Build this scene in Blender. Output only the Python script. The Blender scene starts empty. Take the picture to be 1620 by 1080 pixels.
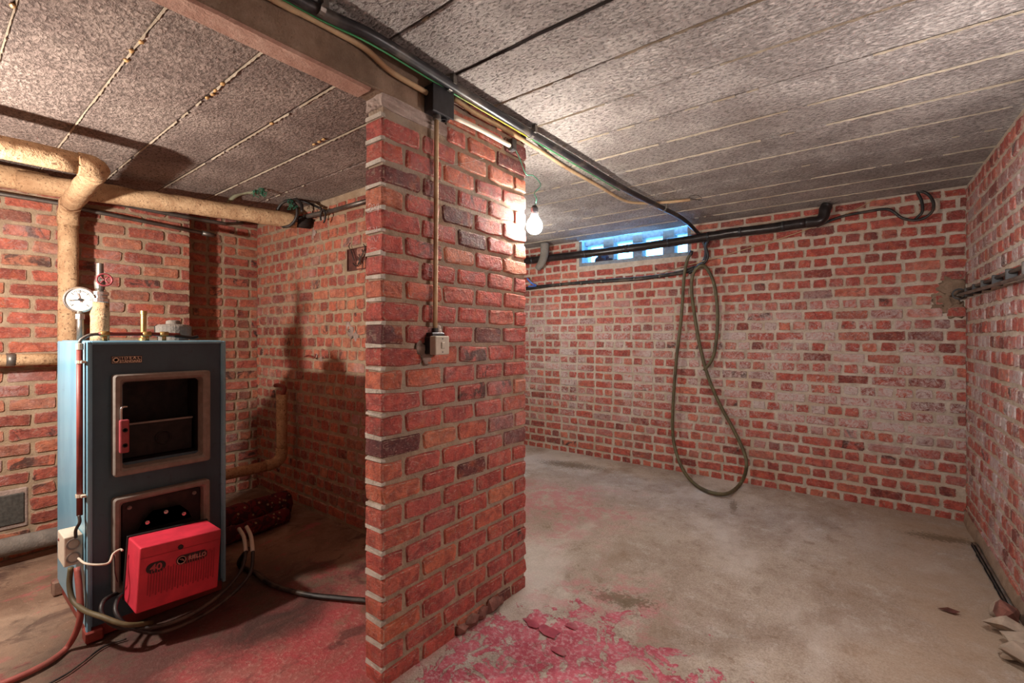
import bpy, bmesh, math, random
from mathutils import Vector, Matrix, noise as mnoise
random.seed(7)
C = bpy.context.scene.collection
sc = bpy.context.scene
# ------------------------------------------------------------ camera, world, lights, exposure
TH = math.radians(37.8); S_, C_ = math.sin(TH), math.cos(TH); FPX = 735.0; HY = 533.0; CZ = 1.17
cam = bpy.data.cameras.new('camera'); co = bpy.data.objects.new('camera', cam); C.objects.link(co)
co.location = (0, 0, CZ); co.rotation_euler = (math.pi/2, 0, TH)
cam.sensor_width = 36; cam.lens = FPX/1620*36; cam.shift_y = -(540-HY)/1620; cam.clip_start = .02
sc.camera = co
sc.view_settings.view_transform = 'Standard'; sc.view_settings.look = 'None'
sc.view_settings.gamma = 1; sc.view_settings.use_curve_mapping = False
sc.view_settings.exposure = 0.0
w = bpy.data.worlds.new('world'); sc.world = w; w.use_nodes = True
w.node_tree.nodes['Background'].inputs[0].default_value = (.13, .46, 1, 1)
w.node_tree.nodes['Background'].inputs[1].default_value = 32.0
def lamp(name, kind, loc, energy, col, size=.03, rot=None, sy=None):
    l = bpy.data.lights.new(name, kind); l.energy = energy; l.color = col
    if kind == 'AREA':
        l.shape = 'RECTANGLE'; l.size = size; l.size_y = sy or size
    else: l.shadow_soft_size = size
    o = bpy.data.objects.new(name, l); C.objects.link(o); o.location = loc
    if rot: o.rotation_euler = rot
    return o
lamp('boiler_room_lamp', 'POINT', (-2.47, -.24, 1.46), 105, (1, .87, .77), .035)
lamp('rear_fill', 'POINT', (.22, -1.25, 1.62), 3, (1, .96, .93), .14)  # weak fill light added behind the camera
lamp('side_fill', 'POINT', (.345, 1.86, 1.45), 29, (1, .97, .95), .06)  # fill light added out of view to brighten the partition face
lamp('far_room_fill', 'POINT', (-2.4, 3.0, 1.65), 26, (1, .95, .90), .05)  # unseen light added to brighten the space behind the partition

# ------------------------------------------------------------ pixel helpers (used to measure real positions)
def ray(px, py):
    a = (px-810)/FPX
    return Vector((-S_ + a*C_, C_ + a*S_, -(py-HY)/FPX))
def atd(px, py, d): return ray(px, py)*d + Vector((0, 0, CZ))
def onX(px, py, X): r = ray(px, py); return atd(px, py, X/r.x)
def onY(px, py, Y): r = ray(px, py); return atd(px, py, Y/r.y)
def onZ(px, py, Z): r = ray(px, py); return atd(px, py, (Z-CZ)/r.z)
def depth(p): return p[0]*-S_ + p[1]*C_

# ------------------------------------------------------------ object helpers
def link(name, me, mat=None, parent=None):
    o = bpy.data.objects.new(name, me); C.objects.link(o)
    if mat is not None and me is not None and not me.materials: me.materials.append(mat)
    if parent: o.parent = parent; o.matrix_parent_inverse = parent.matrix_world.inverted() if False else Matrix.Identity(4)
    return o
def tag(o, label=None, cat=None, group=None, kind=None):
    if label: o['label'] = label
    if cat: o['category'] = cat
    if group: o['group'] = group
    if kind: o['kind'] = kind
    return o
def thing(name, label, cat, loc=(0, 0, 0), group=None):
    o = bpy.data.objects.new(name, None); C.objects.link(o); o.location = loc; o.empty_display_size = .05
    bpy.context.view_layer.update()
    return tag(o, label, cat, group)
def fin(name, bm, mat, parent=None, smooth=False):
    """bm is in world coordinates; stored relative to its parent's location"""
    bmesh.ops.recalc_face_normals(bm, faces=bm.faces)
    if parent is not None:
        off = Vector(parent.location)
        p = parent.parent
        while p is not None: off += Vector(p.location); p = p.parent
        bmesh.ops.translate(bm, verts=bm.verts, vec=-off)
    me = bpy.data.meshes.new(name); bm.to_mesh(me); bm.free()
    if smooth:
        for f in me.polygons: f.use_smooth = True
    o = link(name, me, mat); 
    if parent is not None: o.parent = parent
    return o
def box(bm, a, b, bev=0, seg=1, mtx=None):
    r = bmesh.ops.create_cube(bm, size=1)
    vs = r['verts']; a = Vector(a); b = Vector(b); c = (a+b)/2; s = b-a
    for v in vs: v.co = Vector((v.co.x*s.x, v.co.y*s.y, v.co.z*s.z))+c
    if bev:
        es = list({e for v in vs for e in v.link_edges})
        rr = bmesh.ops.bevel(bm, geom=es, offset=bev, segments=seg, affect='EDGES', profile=.5)
        vs = list({v for f in rr['faces'] for v in f.verts} | {v for v in vs if v.is_valid})
    if mtx: bmesh.ops.transform(bm, matrix=mtx, verts=[v for v in vs if v.is_valid])
    return vs
def hull(bm, c, r, sq, seed, n=16):
    rs = random.Random(seed); c = Vector(c); vs = []
    for _ in range(n):
        v = Vector([rs.gauss(0, 1) for _ in range(3)]).normalized()*rs.uniform(.8, 1.1)*r
        vs.append(bm.verts.new(Vector((v.x*sq[0], v.y*sq[1], v.z*sq[2]))+c))
    h = bmesh.ops.convex_hull(bm, input=vs)
    bmesh.ops.delete(bm, geom=[g for g in h['geom_interior'] if isinstance(g, bmesh.types.BMVert)], context='VERTS')
def catmull(P, n=6):
    P = [Vector(p) for p in P]
    if len(P) < 3: return P
    Q = [P[0]*2-P[1]] + P + [P[-1]*2-P[-2]]; out = []
    for i in range(1, len(Q)-2):
        p0, p1, p2, p3 = Q[i-1:i+3]
        for k in range(n):
            t = k/n
            out.append(.5*((2*p1)+(p2-p0)*t+(2*p0-5*p1+4*p2-p3)*t*t+(3*p1-p0-3*p2+p3)*t**3))
    out.append(P[-1]); return out
def tube(bm, P, r, seg=10, smooth=6, lump=0, closed=False, cap=True):
    P = catmull(P, smooth) if smooth else [Vector(p) for p in P]
    if closed: P = P[:-1]
    n = len(P); rings = []; up = None
    for i, p in enumerate(P):
        if closed: t = P[(i+1) % n]-P[i-1]
        else: t = P[min(i+1, n-1)]-P[max(i-1, 0)]
        t = t.normalized() if t.length > 1e-9 else Vector((0, 0, 1))
        if up is None: up = t.orthogonal().normalized()
        up = (up - t*up.dot(t)); up = up.normalized() if up.length > 1e-6 else t.orthogonal().normalized()
        s = t.cross(up); rr = r(i/(n-1)) if callable(r) else r
        ring = []
        for k in range(seg):
            a = 2*math.pi*k/seg; q = rr
            if lump: q *= 1+lump*mnoise.noise(Vector((p.x*14+k*.9, p.y*14, p.z*14+i*.13)))
            ring.append(bm.verts.new(p+up*math.cos(a)*q+s*math.sin(a)*q))
        rings.append(ring)
    m = n if closed else n-1
    for i in range(m):
        A, B = rings[i], rings[(i+1) % n]
        for k in range(seg): bm.faces.new((A[k], A[(k+1) % seg], B[(k+1) % seg], B[k]))
    if cap and not closed:
        bm.faces.new(rings[0][::-1]); bm.faces.new(rings[-1])
def T(name, P, r, mat, parent=None, **k):
    bm = bmesh.new(); tube(bm, P, r, **k); return fin(name, bm, mat, parent, True)
def sub(P, n):       # straight path subdivided
    P = [Vector(p) for p in P]; out = []
    for a, b in zip(P, P[1:]):
        for k in range(n): out.append(a.lerp(b, k/n))
    return out+[P[-1]]
def lathe(bm, c, axis, prof, seg=24):
    ax = Vector(axis).normalized(); u = ax.orthogonal().normalized(); v = ax.cross(u); c = Vector(c); rings = []
    for (r, h) in prof:
        rings.append([bm.verts.new(c+ax*h+(u*math.cos(2*math.pi*k/seg)+v*math.sin(2*math.pi*k/seg))*max(r, 1e-4)) for k in range(seg)])
    for A, B in zip(rings, rings[1:]):
        for k in range(seg): bm.faces.new((A[k], A[(k+1) % seg], B[(k+1) % seg], B[k]))
    bm.faces.new(rings[0][::-1]); bm.faces.new(rings[-1])
def L(name, c, axis, prof, mat, parent=None, seg=24, smooth=False):
    bm = bmesh.new(); lathe(bm, c, axis, prof, seg); return fin(name, bm, mat, parent, smooth)
def Bx(name, a, b, mat, parent=None, bev=0, seg=1, mtx=None):
    bm = bmesh.new(); box(bm, a, b, bev, seg, mtx); return fin(name, bm, mat, parent)
def blob(bm, c, r, sq=(1, 1, 1), rough=.3, seed=0, sub_=2, flat=None):
    vs = bmesh.ops.create_icosphere(bm, subdivisions=sub_, radius=1)['verts']; c = Vector(c)
    for v in vs:
        n = mnoise.noise(v.co*1.6+Vector((seed*3.1, seed*1.7, seed)))+.5*mnoise.noise(v.co*4+Vector((seed, 2, 5)))
        p = v.co*r*(1+rough*n); v.co = Vector((p.x*sq[0], p.y*sq[1], p.z*sq[2]))+c
    return vs

# ------------------------------------------------------------ node helpers
class M:
    def __init__(s, name, rough=.8, metal=0):
        s.m = bpy.data.materials.new(name); s.m.use_nodes = True; s.t = s.m.node_tree
        s.b = s.t.nodes['Principled BSDF']; s.b.inputs['Roughness'].default_value = rough
        s.b.inputs['Metallic'].default_value = metal
        s.geo = s.t.nodes.new('ShaderNodeNewGeometry'); s.pos = s.geo.outputs['Position']
    def put(s, sock, v):
        if isinstance(v, bpy.types.NodeSocket): s.t.links.new(v, sock)
        elif isinstance(v, (tuple, list)) and len(v) == 3 and sock.type == 'RGBA': sock.default_value = (*v, 1)
        else: sock.default_value = v
    def math(s, op, a, b=None, c=None, clamp=False):
        n = s.t.nodes.new('ShaderNodeMath'); n.operation = op; n.use_clamp = clamp
        s.put(n.inputs[0], a)
        if b is not None: s.put(n.inputs[1], b)
        if c is not None: s.put(n.inputs[2], c)
        return n.outputs[0]
    def vec(s, op, a, b):
        n = s.t.nodes.new('ShaderNodeVectorMath'); n.operation = op; s.put(n.inputs[0], a); s.put(n.inputs[1], b)
        return n.outputs['Value'] if op in ('LENGTH', 'DISTANCE') else n.outputs[0]
    def scale(s, v, k): return s.vec('MULTIPLY', v, k)
    def noise(s, sc_, det=4, v=None, rough=.6, dist=0):
        n = s.t.nodes.new('ShaderNodeTexNoise'); n.inputs['Scale'].default_value = sc_; n.inputs['Detail'].default_value = det
        n.inputs['Roughness'].default_value = rough; n.inputs['Distortion'].default_value = dist
        s.put(n.inputs['Vector'], v if v is not None else s.pos); return n.outputs['Fac']
    def voro(s, sc_, v=None, feat='F1', out='Distance'):
        n = s.t.nodes.new('ShaderNodeTexVoronoi'); n.feature = feat; n.inputs['Scale'].default_value = sc_
        s.put(n.inputs['Vector'], v if v is not None else s.pos); return n.outputs[out]
    def smooth(s, v, lo, hi, a=0, b=1):
        n = s.t.nodes.new('ShaderNodeMapRange'); n.interpolation_type = 'SMOOTHSTEP'
        s.put(n.inputs[0], v); n.inputs[1].default_value = lo; n.inputs[2].default_value = hi
        n.inputs[3].default_value = a; n.inputs[4].default_value = b; return n.outputs[0]
    def ramp(s, v, stops):
        n = s.t.nodes.new('ShaderNodeValToRGB'); s.put(n.inputs[0], v); e = n.color_ramp.elements
        while len(e) < len(stops): e.new(.5)
        for x, (p, c) in zip(e, stops): x.position = p; x.color = (*c, 1)
        return n.outputs[0]
    def mix(s, f, a, b, mode='MIX'):
        n = s.t.nodes.new('ShaderNodeMix'); n.data_type = 'RGBA'; n.blend_type = mode
        s.put(n.inputs[0], f); s.put(n.inputs[6], a); s.put(n.inputs[7], b); return n.outputs[2]
    def xyz(s, v=None):
        n = s.t.nodes.new('ShaderNodeSeparateXYZ'); s.put(n.inputs[0], v if v is not None else s.pos); return n.outputs
    def bump(s, h, st=.5, dist=.004, prev=None):
        n = s.t.nodes.new('ShaderNodeBump'); s.put(n.inputs['Height'], h); n.inputs['Strength'].default_value = st
        n.inputs['Distance'].default_value = dist
        if prev is not None: s.put(n.inputs['Normal'], prev)
        return n.outputs[0]
    def done(s, col=None, normal=None, rough=None):
        if col is not None: s.put(s.b.inputs['Base Color'], col)
        if normal is not None: s.put(s.b.inputs['Normal'], normal)
        if rough is not None: s.put(s.b.inputs['Roughness'], rough)
        return s.m
def srgb(r, g, b):
    f = lambda c: (c/255/12.92) if c/255 <= .04045 else ((c/255+.055)/1.055)**2.4
    return (f(r), f(g), f(b))
def plain(name, col, rough=.6, metal=0, var=.25, sc_=30, bump=0.2, dirt=None):
    m = M(name, rough, metal); n = m.noise(sc_, 5); d = m.noise(sc_*.25, 4)
    c = m.mix(m.smooth(n, .3, .7), tuple(x*(1-var) for x in col), tuple(min(1, x*(1+var)) for x in col))
    if dirt: c = m.mix(m.smooth(d, .48, .68, 0, .8), c, dirt)
    return m.done(c, m.bump(n, bump, .002))

# brick material: colour by brick (object random + per-brick attribute), grain, burnt hearts, lime bloom
def brick_mat(name, ramp, bloom=0.0, bloom_lo=.5, smear=.35, burnt=.9, zc=None, bcol=(.62, .52, .50), pool=srgb(172, 152, 132)):
    m = M(name, .85)
    oi = m.t.nodes.new('ShaderNodeObjectInfo'); at = m.t.nodes.new('ShaderNodeAttribute'); at.attribute_name = 'rnd'
    at.attribute_type = 'GEOMETRY'
    r = m.math('FRACT', m.math('ADD', oi.outputs['Random'], at.outputs['Fac']))
    r2 = m.math('FRACT', m.math('MULTIPLY', r, 37.17)); r3 = m.math('FRACT', m.math('MULTIPLY', r, 113.7))
    cv = m.t.nodes.new('ShaderNodeCombineXYZ'); m.put(cv.inputs[0], m.math('MULTIPLY', r, 31.)); m.put(cv.inputs[2], m.math('MULTIPLY', r2, 17.))
    p = m.vec('ADD', m.pos, cv.outputs[0])
    n1 = m.noise(22, 6, p, .65, .6); n2 = m.noise(90, 4, p); n3 = m.noise(9, 4, p, .6, 1.2)
    col = m.ramp(r, ramp)
    col = m.mix(m.smooth(n1, .3, .68, 0, 1), m.mix(1, col, (.62, .54, .56), 'MULTIPLY'), m.mix(1, col, (1.32, 1.34, 1.26), 'MULTIPLY'))
    col = m.mix(m.smooth(n3, .52, .72, 0, .5), col, srgb(196, 104, 66))
    ae = m.t.nodes.new('ShaderNodeAttribute'); ae.attribute_name = 'edge'; edg = ae.outputs['Fac']
    st = m.noise(1, 5, m.vec('MULTIPLY', p, (26, 26, 60)), .7, 2.5)
    col = m.mix(m.smooth(st, .56, .68, 0, .7), col, srgb(206, 158, 148))
    col = m.mix(m.smooth(st, .40, .30, 0, .55), col, srgb(96, 40, 36))
    # burnt dark hearts on a few bricks
    hb = m.math('MULTIPLY', m.smooth(r3, burnt, burnt+.02), m.smooth(n3, .50, .62))
    col = m.mix(m.math('MULTIPLY', hb, .85), col, srgb(58, 50, 50))
    # whole brick paler / smeared with mortar
    sm = m.math('MULTIPLY', m.smooth(m.noise(30, 5, p, .7, 1.5), .52, .70), smear)
    col = m.mix(sm, col, pool)
    em = m.smooth(m.math('ADD', m.math('MULTIPLY', edg, .55), m.noise(34, 5, p, .7, 1)), .94, 1.12)
    col = m.mix(m.math('MULTIPLY', em, .75), col, tuple(min(1, x*1.25) for x in pool))
    if bloom:
        wn = m.noise(2.2, 5, None, .6, .4)
        msk = m.smooth(wn, bloom_lo, bloom_lo+.22)
        if zc:
            z = m.xyz()[2]
            msk = m.math('MULTIPLY', msk, m.smooth(m.math('ABSOLUTE', m.math('SUBTRACT', z, zc[0])), zc[1], zc[1]*.3))
        fn = m.smooth(m.math('ADD', m.noise(26, 6, p, .75, 2.0), m.math('MULTIPLY', r2, .26)), .52, .80)
        k = m.math('MULTIPLY', m.math('MULTIPLY', msk, fn), bloom, clamp=True)
        col = m.mix(k, col, bcol)
    # pits
    col = m.mix(m.smooth(n2, .36, .26, 0, .6), col, srgb(70, 38, 34))
    h = m.math('ADD', m.math('MULTIPLY', n1, 1.0), m.math('MULTIPLY', n2, .45)); h = m.math('ADD', h, m.math('MULTIPLY', st, .8))
    return m.done(col, m.bump(h, 1, .008), m.smooth(n1, .2, .8, .7, .95))
R_PIER = [(0, srgb(92, 50, 52)), (.07, srgb(112, 56, 54)), (.10, srgb(166, 76, 68)), (.4, srgb(184, 86, 76)), (.6, srgb(172, 86, 80)), (.8, srgb(190, 102, 80)), (1, srgb(190, 118, 92))]
R_BACK = [(0, srgb(120, 62, 58)), (.2, srgb(162, 76, 68)), (.5, srgb(180, 84, 72)), (.75, srgb(176, 92, 82)), (.92, srgb(194, 112, 92)), (1, srgb(150, 84, 78))]
R_LEFT = [(0, srgb(138, 74, 64)), (.3, srgb(176, 92, 78)), (.6, srgb(186, 106, 84)), (.85, srgb(190, 124, 98)), (1, srgb(150, 98, 84))]
m_bpier = brick_mat('pier_brick', R_PIER, .35, .5, .45, .86)
m_bback = brick_mat('back_wall_brick', R_BACK, 1.0, .32, .45, .93, (.90, .85), srgb(206, 190, 186), srgb(184, 164, 146))
m_bright = brick_mat('right_wall_brick', R_BACK, 1.0, .34, .35, .9, (1.0, 1.6), srgb(200, 186, 184), srgb(150, 128, 112))
m_bleft = brick_mat('boiler_room_brick', R_LEFT, .45, .45, .4, .88)
def mortar(name, a, b, c):
    m = M(name, .95); n = m.noise(14, 7, None, .7); n2 = m.noise(120, 4); n3 = m.noise(2.5, 4)
    col = m.mix(m.smooth(n, .3, .7), a, b); col = m.mix(m.smooth(n3, .45, .65, 0, .6), col, c)
    col = m.mix(m.smooth(n2, .38, .28, 0, .5), col, tuple(x*.4 for x in a))
    return m.done(col, m.bump(m.math('ADD', n, m.math('MULTIPLY', n2, .6)), 1, .007))
m_mpier = mortar('pier_mortar', srgb(140, 118, 98), srgb(178, 158, 134), srgb(160, 150, 138))
m_mback = mortar('back_mortar', srgb(172, 156, 140), srgb(208, 196, 182), srgb(186, 164, 140))
m_mleft = mortar('boiler_room_mortar', srgb(148, 128, 106), srgb(184, 164, 138), srgb(164, 140, 112))
m_mend = mortar('pier_end_mortar', srgb(176, 166, 152), srgb(208, 200, 188), srgb(154, 142, 130))
m_plaster = mortar('plaster_patch', srgb(150, 132, 122), srgb(196, 178, 168), srgb(140, 122, 112))
m_render = mortar('rough_render', srgb(128, 84, 72), srgb(156, 104, 88), srgb(120, 100, 86))

def ceil_mat(name, a, b, dk):
    m = M(name, .95)
    ps = m.scale(m.pos, (.75, 1.25, 1)); n = m.noise(75, 5, ps, .62, .4); n2 = m.noise(4, 5); n3 = m.noise(190, 3); v = m.voro(95, ps)
    n4 = m.noise(1.3, 4)
    h = m.math('ADD', m.smooth(n, .36, .60), m.math('MULTIPLY', v, .5))
    col = m.mix(m.smooth(n2, .35, .65), a, b)
    col = m.mix(m.smooth(n4, .5, .7, 0, .5), col, dk)
    col = m.mix(m.smooth(n, .50, .36, 0, .72), col, tuple(x*.28 for x in dk))
    col = m.mix(m.smooth(n3, .60, .75, 0, .35), col, srgb(214, 202, 188))
    return m.done(col, m.bump(m.math('ADD', h, m.math('MULTIPLY', n3, .3)), .9, .007))
m_ceil = ceil_mat('rough_ceiling_panel', srgb(152, 143, 138), srgb(184, 176, 170), srgb(120, 108, 102))
m_ceilL = ceil_mat('boiler_room_ceiling_panel', srgb(146, 130, 122), srgb(174, 158, 148), srgb(110, 92, 84))
m_ridge = mortar('seam_mortar', srgb(158, 146, 128), srgb(186, 174, 154), srgb(140, 124, 104))
m_beam = mortar('concrete_beam', srgb(128, 104, 84), srgb(156, 132, 112), srgb(100, 82, 66))

# ------------------------------------------------------------ brick walls
PITCH = .0775
def brick_mesh(Ln, Hn, proud, back, n, two=False):
    bm = bmesh.new(); rr = random.uniform
    hx, hz = Ln/2, Hn/2; ch = rr(.004, .009); j = .0034
    base = [(-hx, -hz+ch), (-hx+ch, -hz), (-hx*.1, -hz), (hx-ch, -hz), (hx, -hz+ch), (hx, hz-ch), (hx-ch, hz), (hx*.15, hz), (-hx+ch, hz), (-hx, hz-ch)]
    o = [(x+rr(-j, j), z+rr(-j, j)) for x, z in base]
    ins = [(x-math.copysign(min(abs(x), rr(.003, .006)), x), z-math.copysign(min(abs(z), rr(.003, .006)), z)) for x, z in o]
    in2 = [(x-math.copysign(min(abs(x)*.5, rr(.010, .018)), x), z-math.copysign(min(abs(z)*.5, rr(.010, .016)), z)) for x, z in o]
    rings = [[(x, .004, z) for x, z in o], [(x, -proud+rr(-.001, .001), z) for x, z in ins], [(x, -proud-rr(0, .0012), z) for x, z in in2]]; ed = [1, 1, 0]
    if two:
        rings = [[(x, back+proud, z) for x, z in in2], [(x, back+proud, z) for x, z in ins], [(x, back-.004, z) for x, z in o]] + rings; ed = [0, 1, .2, .2, 1, 0]
    V = [[bm.verts.new(p) for p in r] for r in rings]
    for A, B in zip(V, V[1:]):
        for k in range(len(A)): bm.faces.new((A[k], A[(k+1) % len(A)], B[(k+1) % len(B)], B[k]))
    bm.faces.new(V[-1])
    if two: bm.faces.new(V[0][::-1])
    bmesh.ops.recalc_face_normals(bm, faces=bm.faces)
    me = bpy.data.meshes.new('brick'); bm.to_mesh(me); bm.free()
    at = me.attributes.new('edge', 'FLOAT', 'POINT'); at.data.foreach_set('value', [float(e_) for e_ in ed for _ in range(10)])
    return me
def lay(parent, p0, p1, z0, z1, bond, mat, holes=(), proud=.008, H=.064, hl=.092, sl=.188, ucut=None, two=False, back=.02, j=.012, limit=300, tops=None, lib_n=8, jit=.002, ustart=0):
    """bricks between p0 and p1 (left to right seen from the front)"""
    p0 = Vector((*p0, 0)); p1 = Vector((*p1, 0)); d = p1-p0; Lw = d.length; u = d/Lw; ang = math.atan2(u.y, u.x)
    bricks = []; row = 0; z = z0
    while z+H*.6 < z1:
        if bond == 'stretcher': lens = [sl/2+j*-.5 if row % 2 else sl] ; rest = sl
        elif bond == 'english': lens = [hl*.7] if row % 2 == 0 else [hl]; rest = hl if row % 2 == 0 else sl
        elif bond == 'header': lens = [hl] if row % 2 else [hl*.5]; rest = hl if row % 6 else sl
        else: lens = [hl] if row % 2 else [sl]; rest = None
        a = ustart; k = 0
        while a < Lw-.03:
            if k < len(lens): ln = lens[k]
            elif rest is None: ln = random.choice([hl, hl, sl])
            else: ln = rest
            ln *= random.uniform(.965, 1.03)
            b = min(a+ln, Lw)
            if Lw-b < .04: b = Lw
            h = min(H, z1-z-.004)
            zc = z+h/2; uc = (a+b)/2; ok = b-a > .02 and h > .03
            wp = p0+u*uc
            for (ua, ub, za, zb) in holes:
                if a < ub and b > ua and z < zb and z+h > za:
                    # trim sideways when only partly over the hole
                    if a < ua-.035: b = ua-.004
                    elif b > ub+.035: a = ub+.004
                    else: ok = False
            if ok and b-a > .025: bricks.append(((a+b)/2, b-a, zc, h))
            a = b+j*random.uniform(.85, 1.2); k += 1
        z += PITCH; row += 1
    cls = {}
    def lib(ln):
        key = 'h' if ln < .13 else 's'
        if key not in cls:
            L0 = hl if key == 'h' else sl; cls[key] = [(brick_mesh(L0, H, proud*random.uniform(.75, 1.25), back, 10, two), L0) for _ in range(lib_n)]
            for me, _ in cls[key]: me.materials.append(mat)
        return random.choice(cls[key])
    def size(b):
        w_ = p0+u*b[0]; dd = depth(w_)
        if dd < .3: return 0
        px = 810+FPX*(w_.x*C_+w_.y*S_)/dd
        if px < -60 or px > 1680: return .001/dd
        return b[1]*b[3]/dd**3
    bricks.sort(key=size, reverse=True)
    Vs = []; Fs = []; rnd = []; eds = []
    for i, (uc, ln, zc, h) in enumerate(bricks):
        me, L0 = lib(ln)
        pos = p0+u*uc; pos = Vector((pos.x, pos.y, zc+random.uniform(-jit, jit)))
        nv = Vector((u.y, -u.x, 0)); pos += nv*random.uniform(-.002, .002)
        if i < limit:
            o = link('brick', me); o.parent = parent
            o.location = pos-Vector(parent.location); o.rotation_euler = (random.uniform(-.01, .01), random.uniform(-.012, .012), ang+random.uniform(-.006, .006))
            o.scale = (ln/L0*random.choice((1, 1, -1)) if False else ln/L0, 1, h/H)
        else:
            mt = Matrix.Translation(pos)@Matrix.Rotation(ang, 4, 'Z')@Matrix.Rotation(random.uniform(-.012, .012), 4, 'Y')@Matrix.Diagonal((ln/L0, 1, h/H, 1))
            o0 = len(Vs); Vs += [mt@v.co for v in me.vertices]; rv = random.random()
            eds += [d_.value for d_ in me.attributes['edge'].data]
            for f in me.polygons: Fs.append([o0+k for k in f.vertices]); rnd += [rv]*len(f.vertices)
    if Vs:
        me = bpy.data.meshes.new('bricks'); me.from_pydata([v-Vector(parent.location) for v in Vs], [], Fs)
        at = me.attributes.new('rnd', 'FLOAT', 'CORNER'); at.data.foreach_set('value', rnd); at = me.attributes.new('edge', 'FLOAT', 'POINT'); at.data.foreach_set('value', eds); me.materials.append(mat)
        o = link('small_bricks', me); o.parent = parent; o['kind'] = 'stuff'
    return len(bricks)
def struct(name, bm, mat, smooth=False):
    o = fin(name, bm, mat, None, smooth); o['kind'] = 'structure'; return o

ZR = 2.13; ZL = 2.06; YB = 4.104; XE = -3.60; XD = -3.80; YC = 1.65; XP = -1.290; XPL = -1.385; YR = -1.9
def xr(Y): return .475+.0217*(YB-Y)
# back wall (mortar body, with the window opening)
WX0, WX1, WZ0 = -2.33, -1.235, 1.875
bm = bmesh.new()
box(bm, (XD-.1, YB, -.05), (WX0, YB+.22, ZR+.02)); box(bm, (WX1, YB, -.05), (.75, YB+.22, ZR+.02)); box(bm, (WX0, YB, -.05), (WX1, YB+.22, WZ0))
wb = struct('wall_back', bm, m_mback)
u0 = XD
lay(wb, (XD, YB), (xr(YB), YB), -.018, ZR-.004, 'english', m_bback, holes=[(WX0-u0, WX1-u0, WZ0-.003, 3), (.37-u0, .53-u0, 1.38, 1.50)], sl=.181, hl=.0855, proud=.006, H=.0625, j=.0135)
# right wall
bm = bmesh.new(); ya, yb = YR, YB+.02
v = [bm.verts.new(p) for p in ((xr(ya), ya, -.05), (xr(yb), yb, -.05), (xr(yb)+.2, yb, -.05), (xr(ya)+.2, ya, -.05), (xr(ya), ya, ZR+.02), (xr(yb), yb, ZR+.02), (xr(yb)+.2, yb, ZR+.02), (xr(ya)+.2, ya, ZR+.02))]
for f in ((0, 1, 2, 3), (4, 5, 6, 7), (0, 1, 5, 4), (1, 2, 6, 5), (2, 3, 7, 6), (3, 0, 4, 7)): bm.faces.new([v[i] for i in f])
wr = struct('wall_right', bm, m_mback)
lay(wr, (xr(YB-.004)-.000, YB-.012), (xr(.5), .5), .03, ZR-.004, 'header', m_bright, sl=.181, hl=.0855, proud=.006, H=.0625, j=.0135)
# left wall (protruding) and recess, chamber end wall
bm = bmesh.new(); box(bm, (XE-.4, YR, -.05), (XE, 1.13, ZL+.1)); we = struct('wall_left', bm, m_mleft)
lay(we, (XE, -.7), (XE, 1.128), .0, ZL-.002, 'stretcher', m_bleft, holes=[(.7+.12, .7+.385, .15, .37)], proud=.008, H=.063, j=.0125)
bm = bmesh.new(); box(bm, (XD-.2, 1.13, -.05), (XD, YB+.2, ZR+.02)); wd = struct('wall_recess', bm, m_mleft)
lay(wd, (XD, 1.12), (XD, YC), .0, ZL-.002, 'mixed', m_bleft, proud=.007, sl=.176, hl=.084, H=.063, j=.0135)
bm = bmesh.new(); box(bm, (XD-.02, YC, -.05), (XPL-.002, YC+.11, ZR+.02)); wc = struct('wall_chamber', bm, m_mleft)
lay(wc, (XD+.008, YC), (XPL, YC), .02, ZL-.002, 'header', m_bleft, holes=[(XD*-1-2.60+.02, XD*-1-2.475, 1.575, 1.70)], proud=.007, sl=.178, hl=.088, limit=300, H=.063, j=.014)
# rear wall behind the camera
bm = bmesh.new(); box(bm, (XE-.3, YR-.2, -.05), (.9, YR, ZR+.02)); struct('wall_rear', bm, m_render)

# partition: half-brick wall, every brick goes right through
bm = bmesh.new()
e = .008
box(bm, (XPL+e, .958+e, -.03), (XP-e, 1.773-e, 1.945)); box(bm, (XPL+e, 1.262, 1.9451), (XP-e, 1.773-e, ZR-.001))
wp = struct('wall_partition', bm, m_mpier)
def pier():
    x = (XP+XPL)/2; th = XP-XPL; z = -.015; row = 0
    libs = {}
    def lib(L0):
        k = round(L0*20)
        if k not in libs:
            ms = []
            for _ in range(9):
                me = brick_mesh(L0, .0620, .003, th-.006+.003, 10, True); me.materials.append(m_bpier); ms.append((me, L0))
            libs[k] = ms
        return random.choice(libs[k])
    while z+.03 < ZR:
        ys = .958; k = 0; cut = z+.04 > 1.945
        if cut: ys = 1.262
        full = .168
        while ys < 1.773-.02:
            ln = (full if row % 2 == 0 else .088) if k == 0 else full
            if cut and k == 0: ln = full*.6 if row % 2 else full
            ln *= random.uniform(.96, 1.03)
            ye = min(ys+ln, 1.773)
            if 1.773-ye < .045: ye = 1.773
            h = min(.0620, ZR-.004-z); me, L0 = lib(.17 if ye-ys > .12 else .085)
            o = link('brick', me); o.parent = wp
            # local x -> +Y, local y -> into wall (-X)
            o.location = (XP-.003+random.uniform(-.0015, .0015), (ys+ye)/2, z+h/2+random.uniform(-.001, .001))
            o.rotation_euler = (0, random.uniform(-.010, .010), math.pi/2+random.uniform(-.005, .005)); o.scale = ((ye-ys)/L0, 1, h/.0620)
            ys = ye+.0145; k += 1
        z += PITCH; row += 1
pier()
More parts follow.
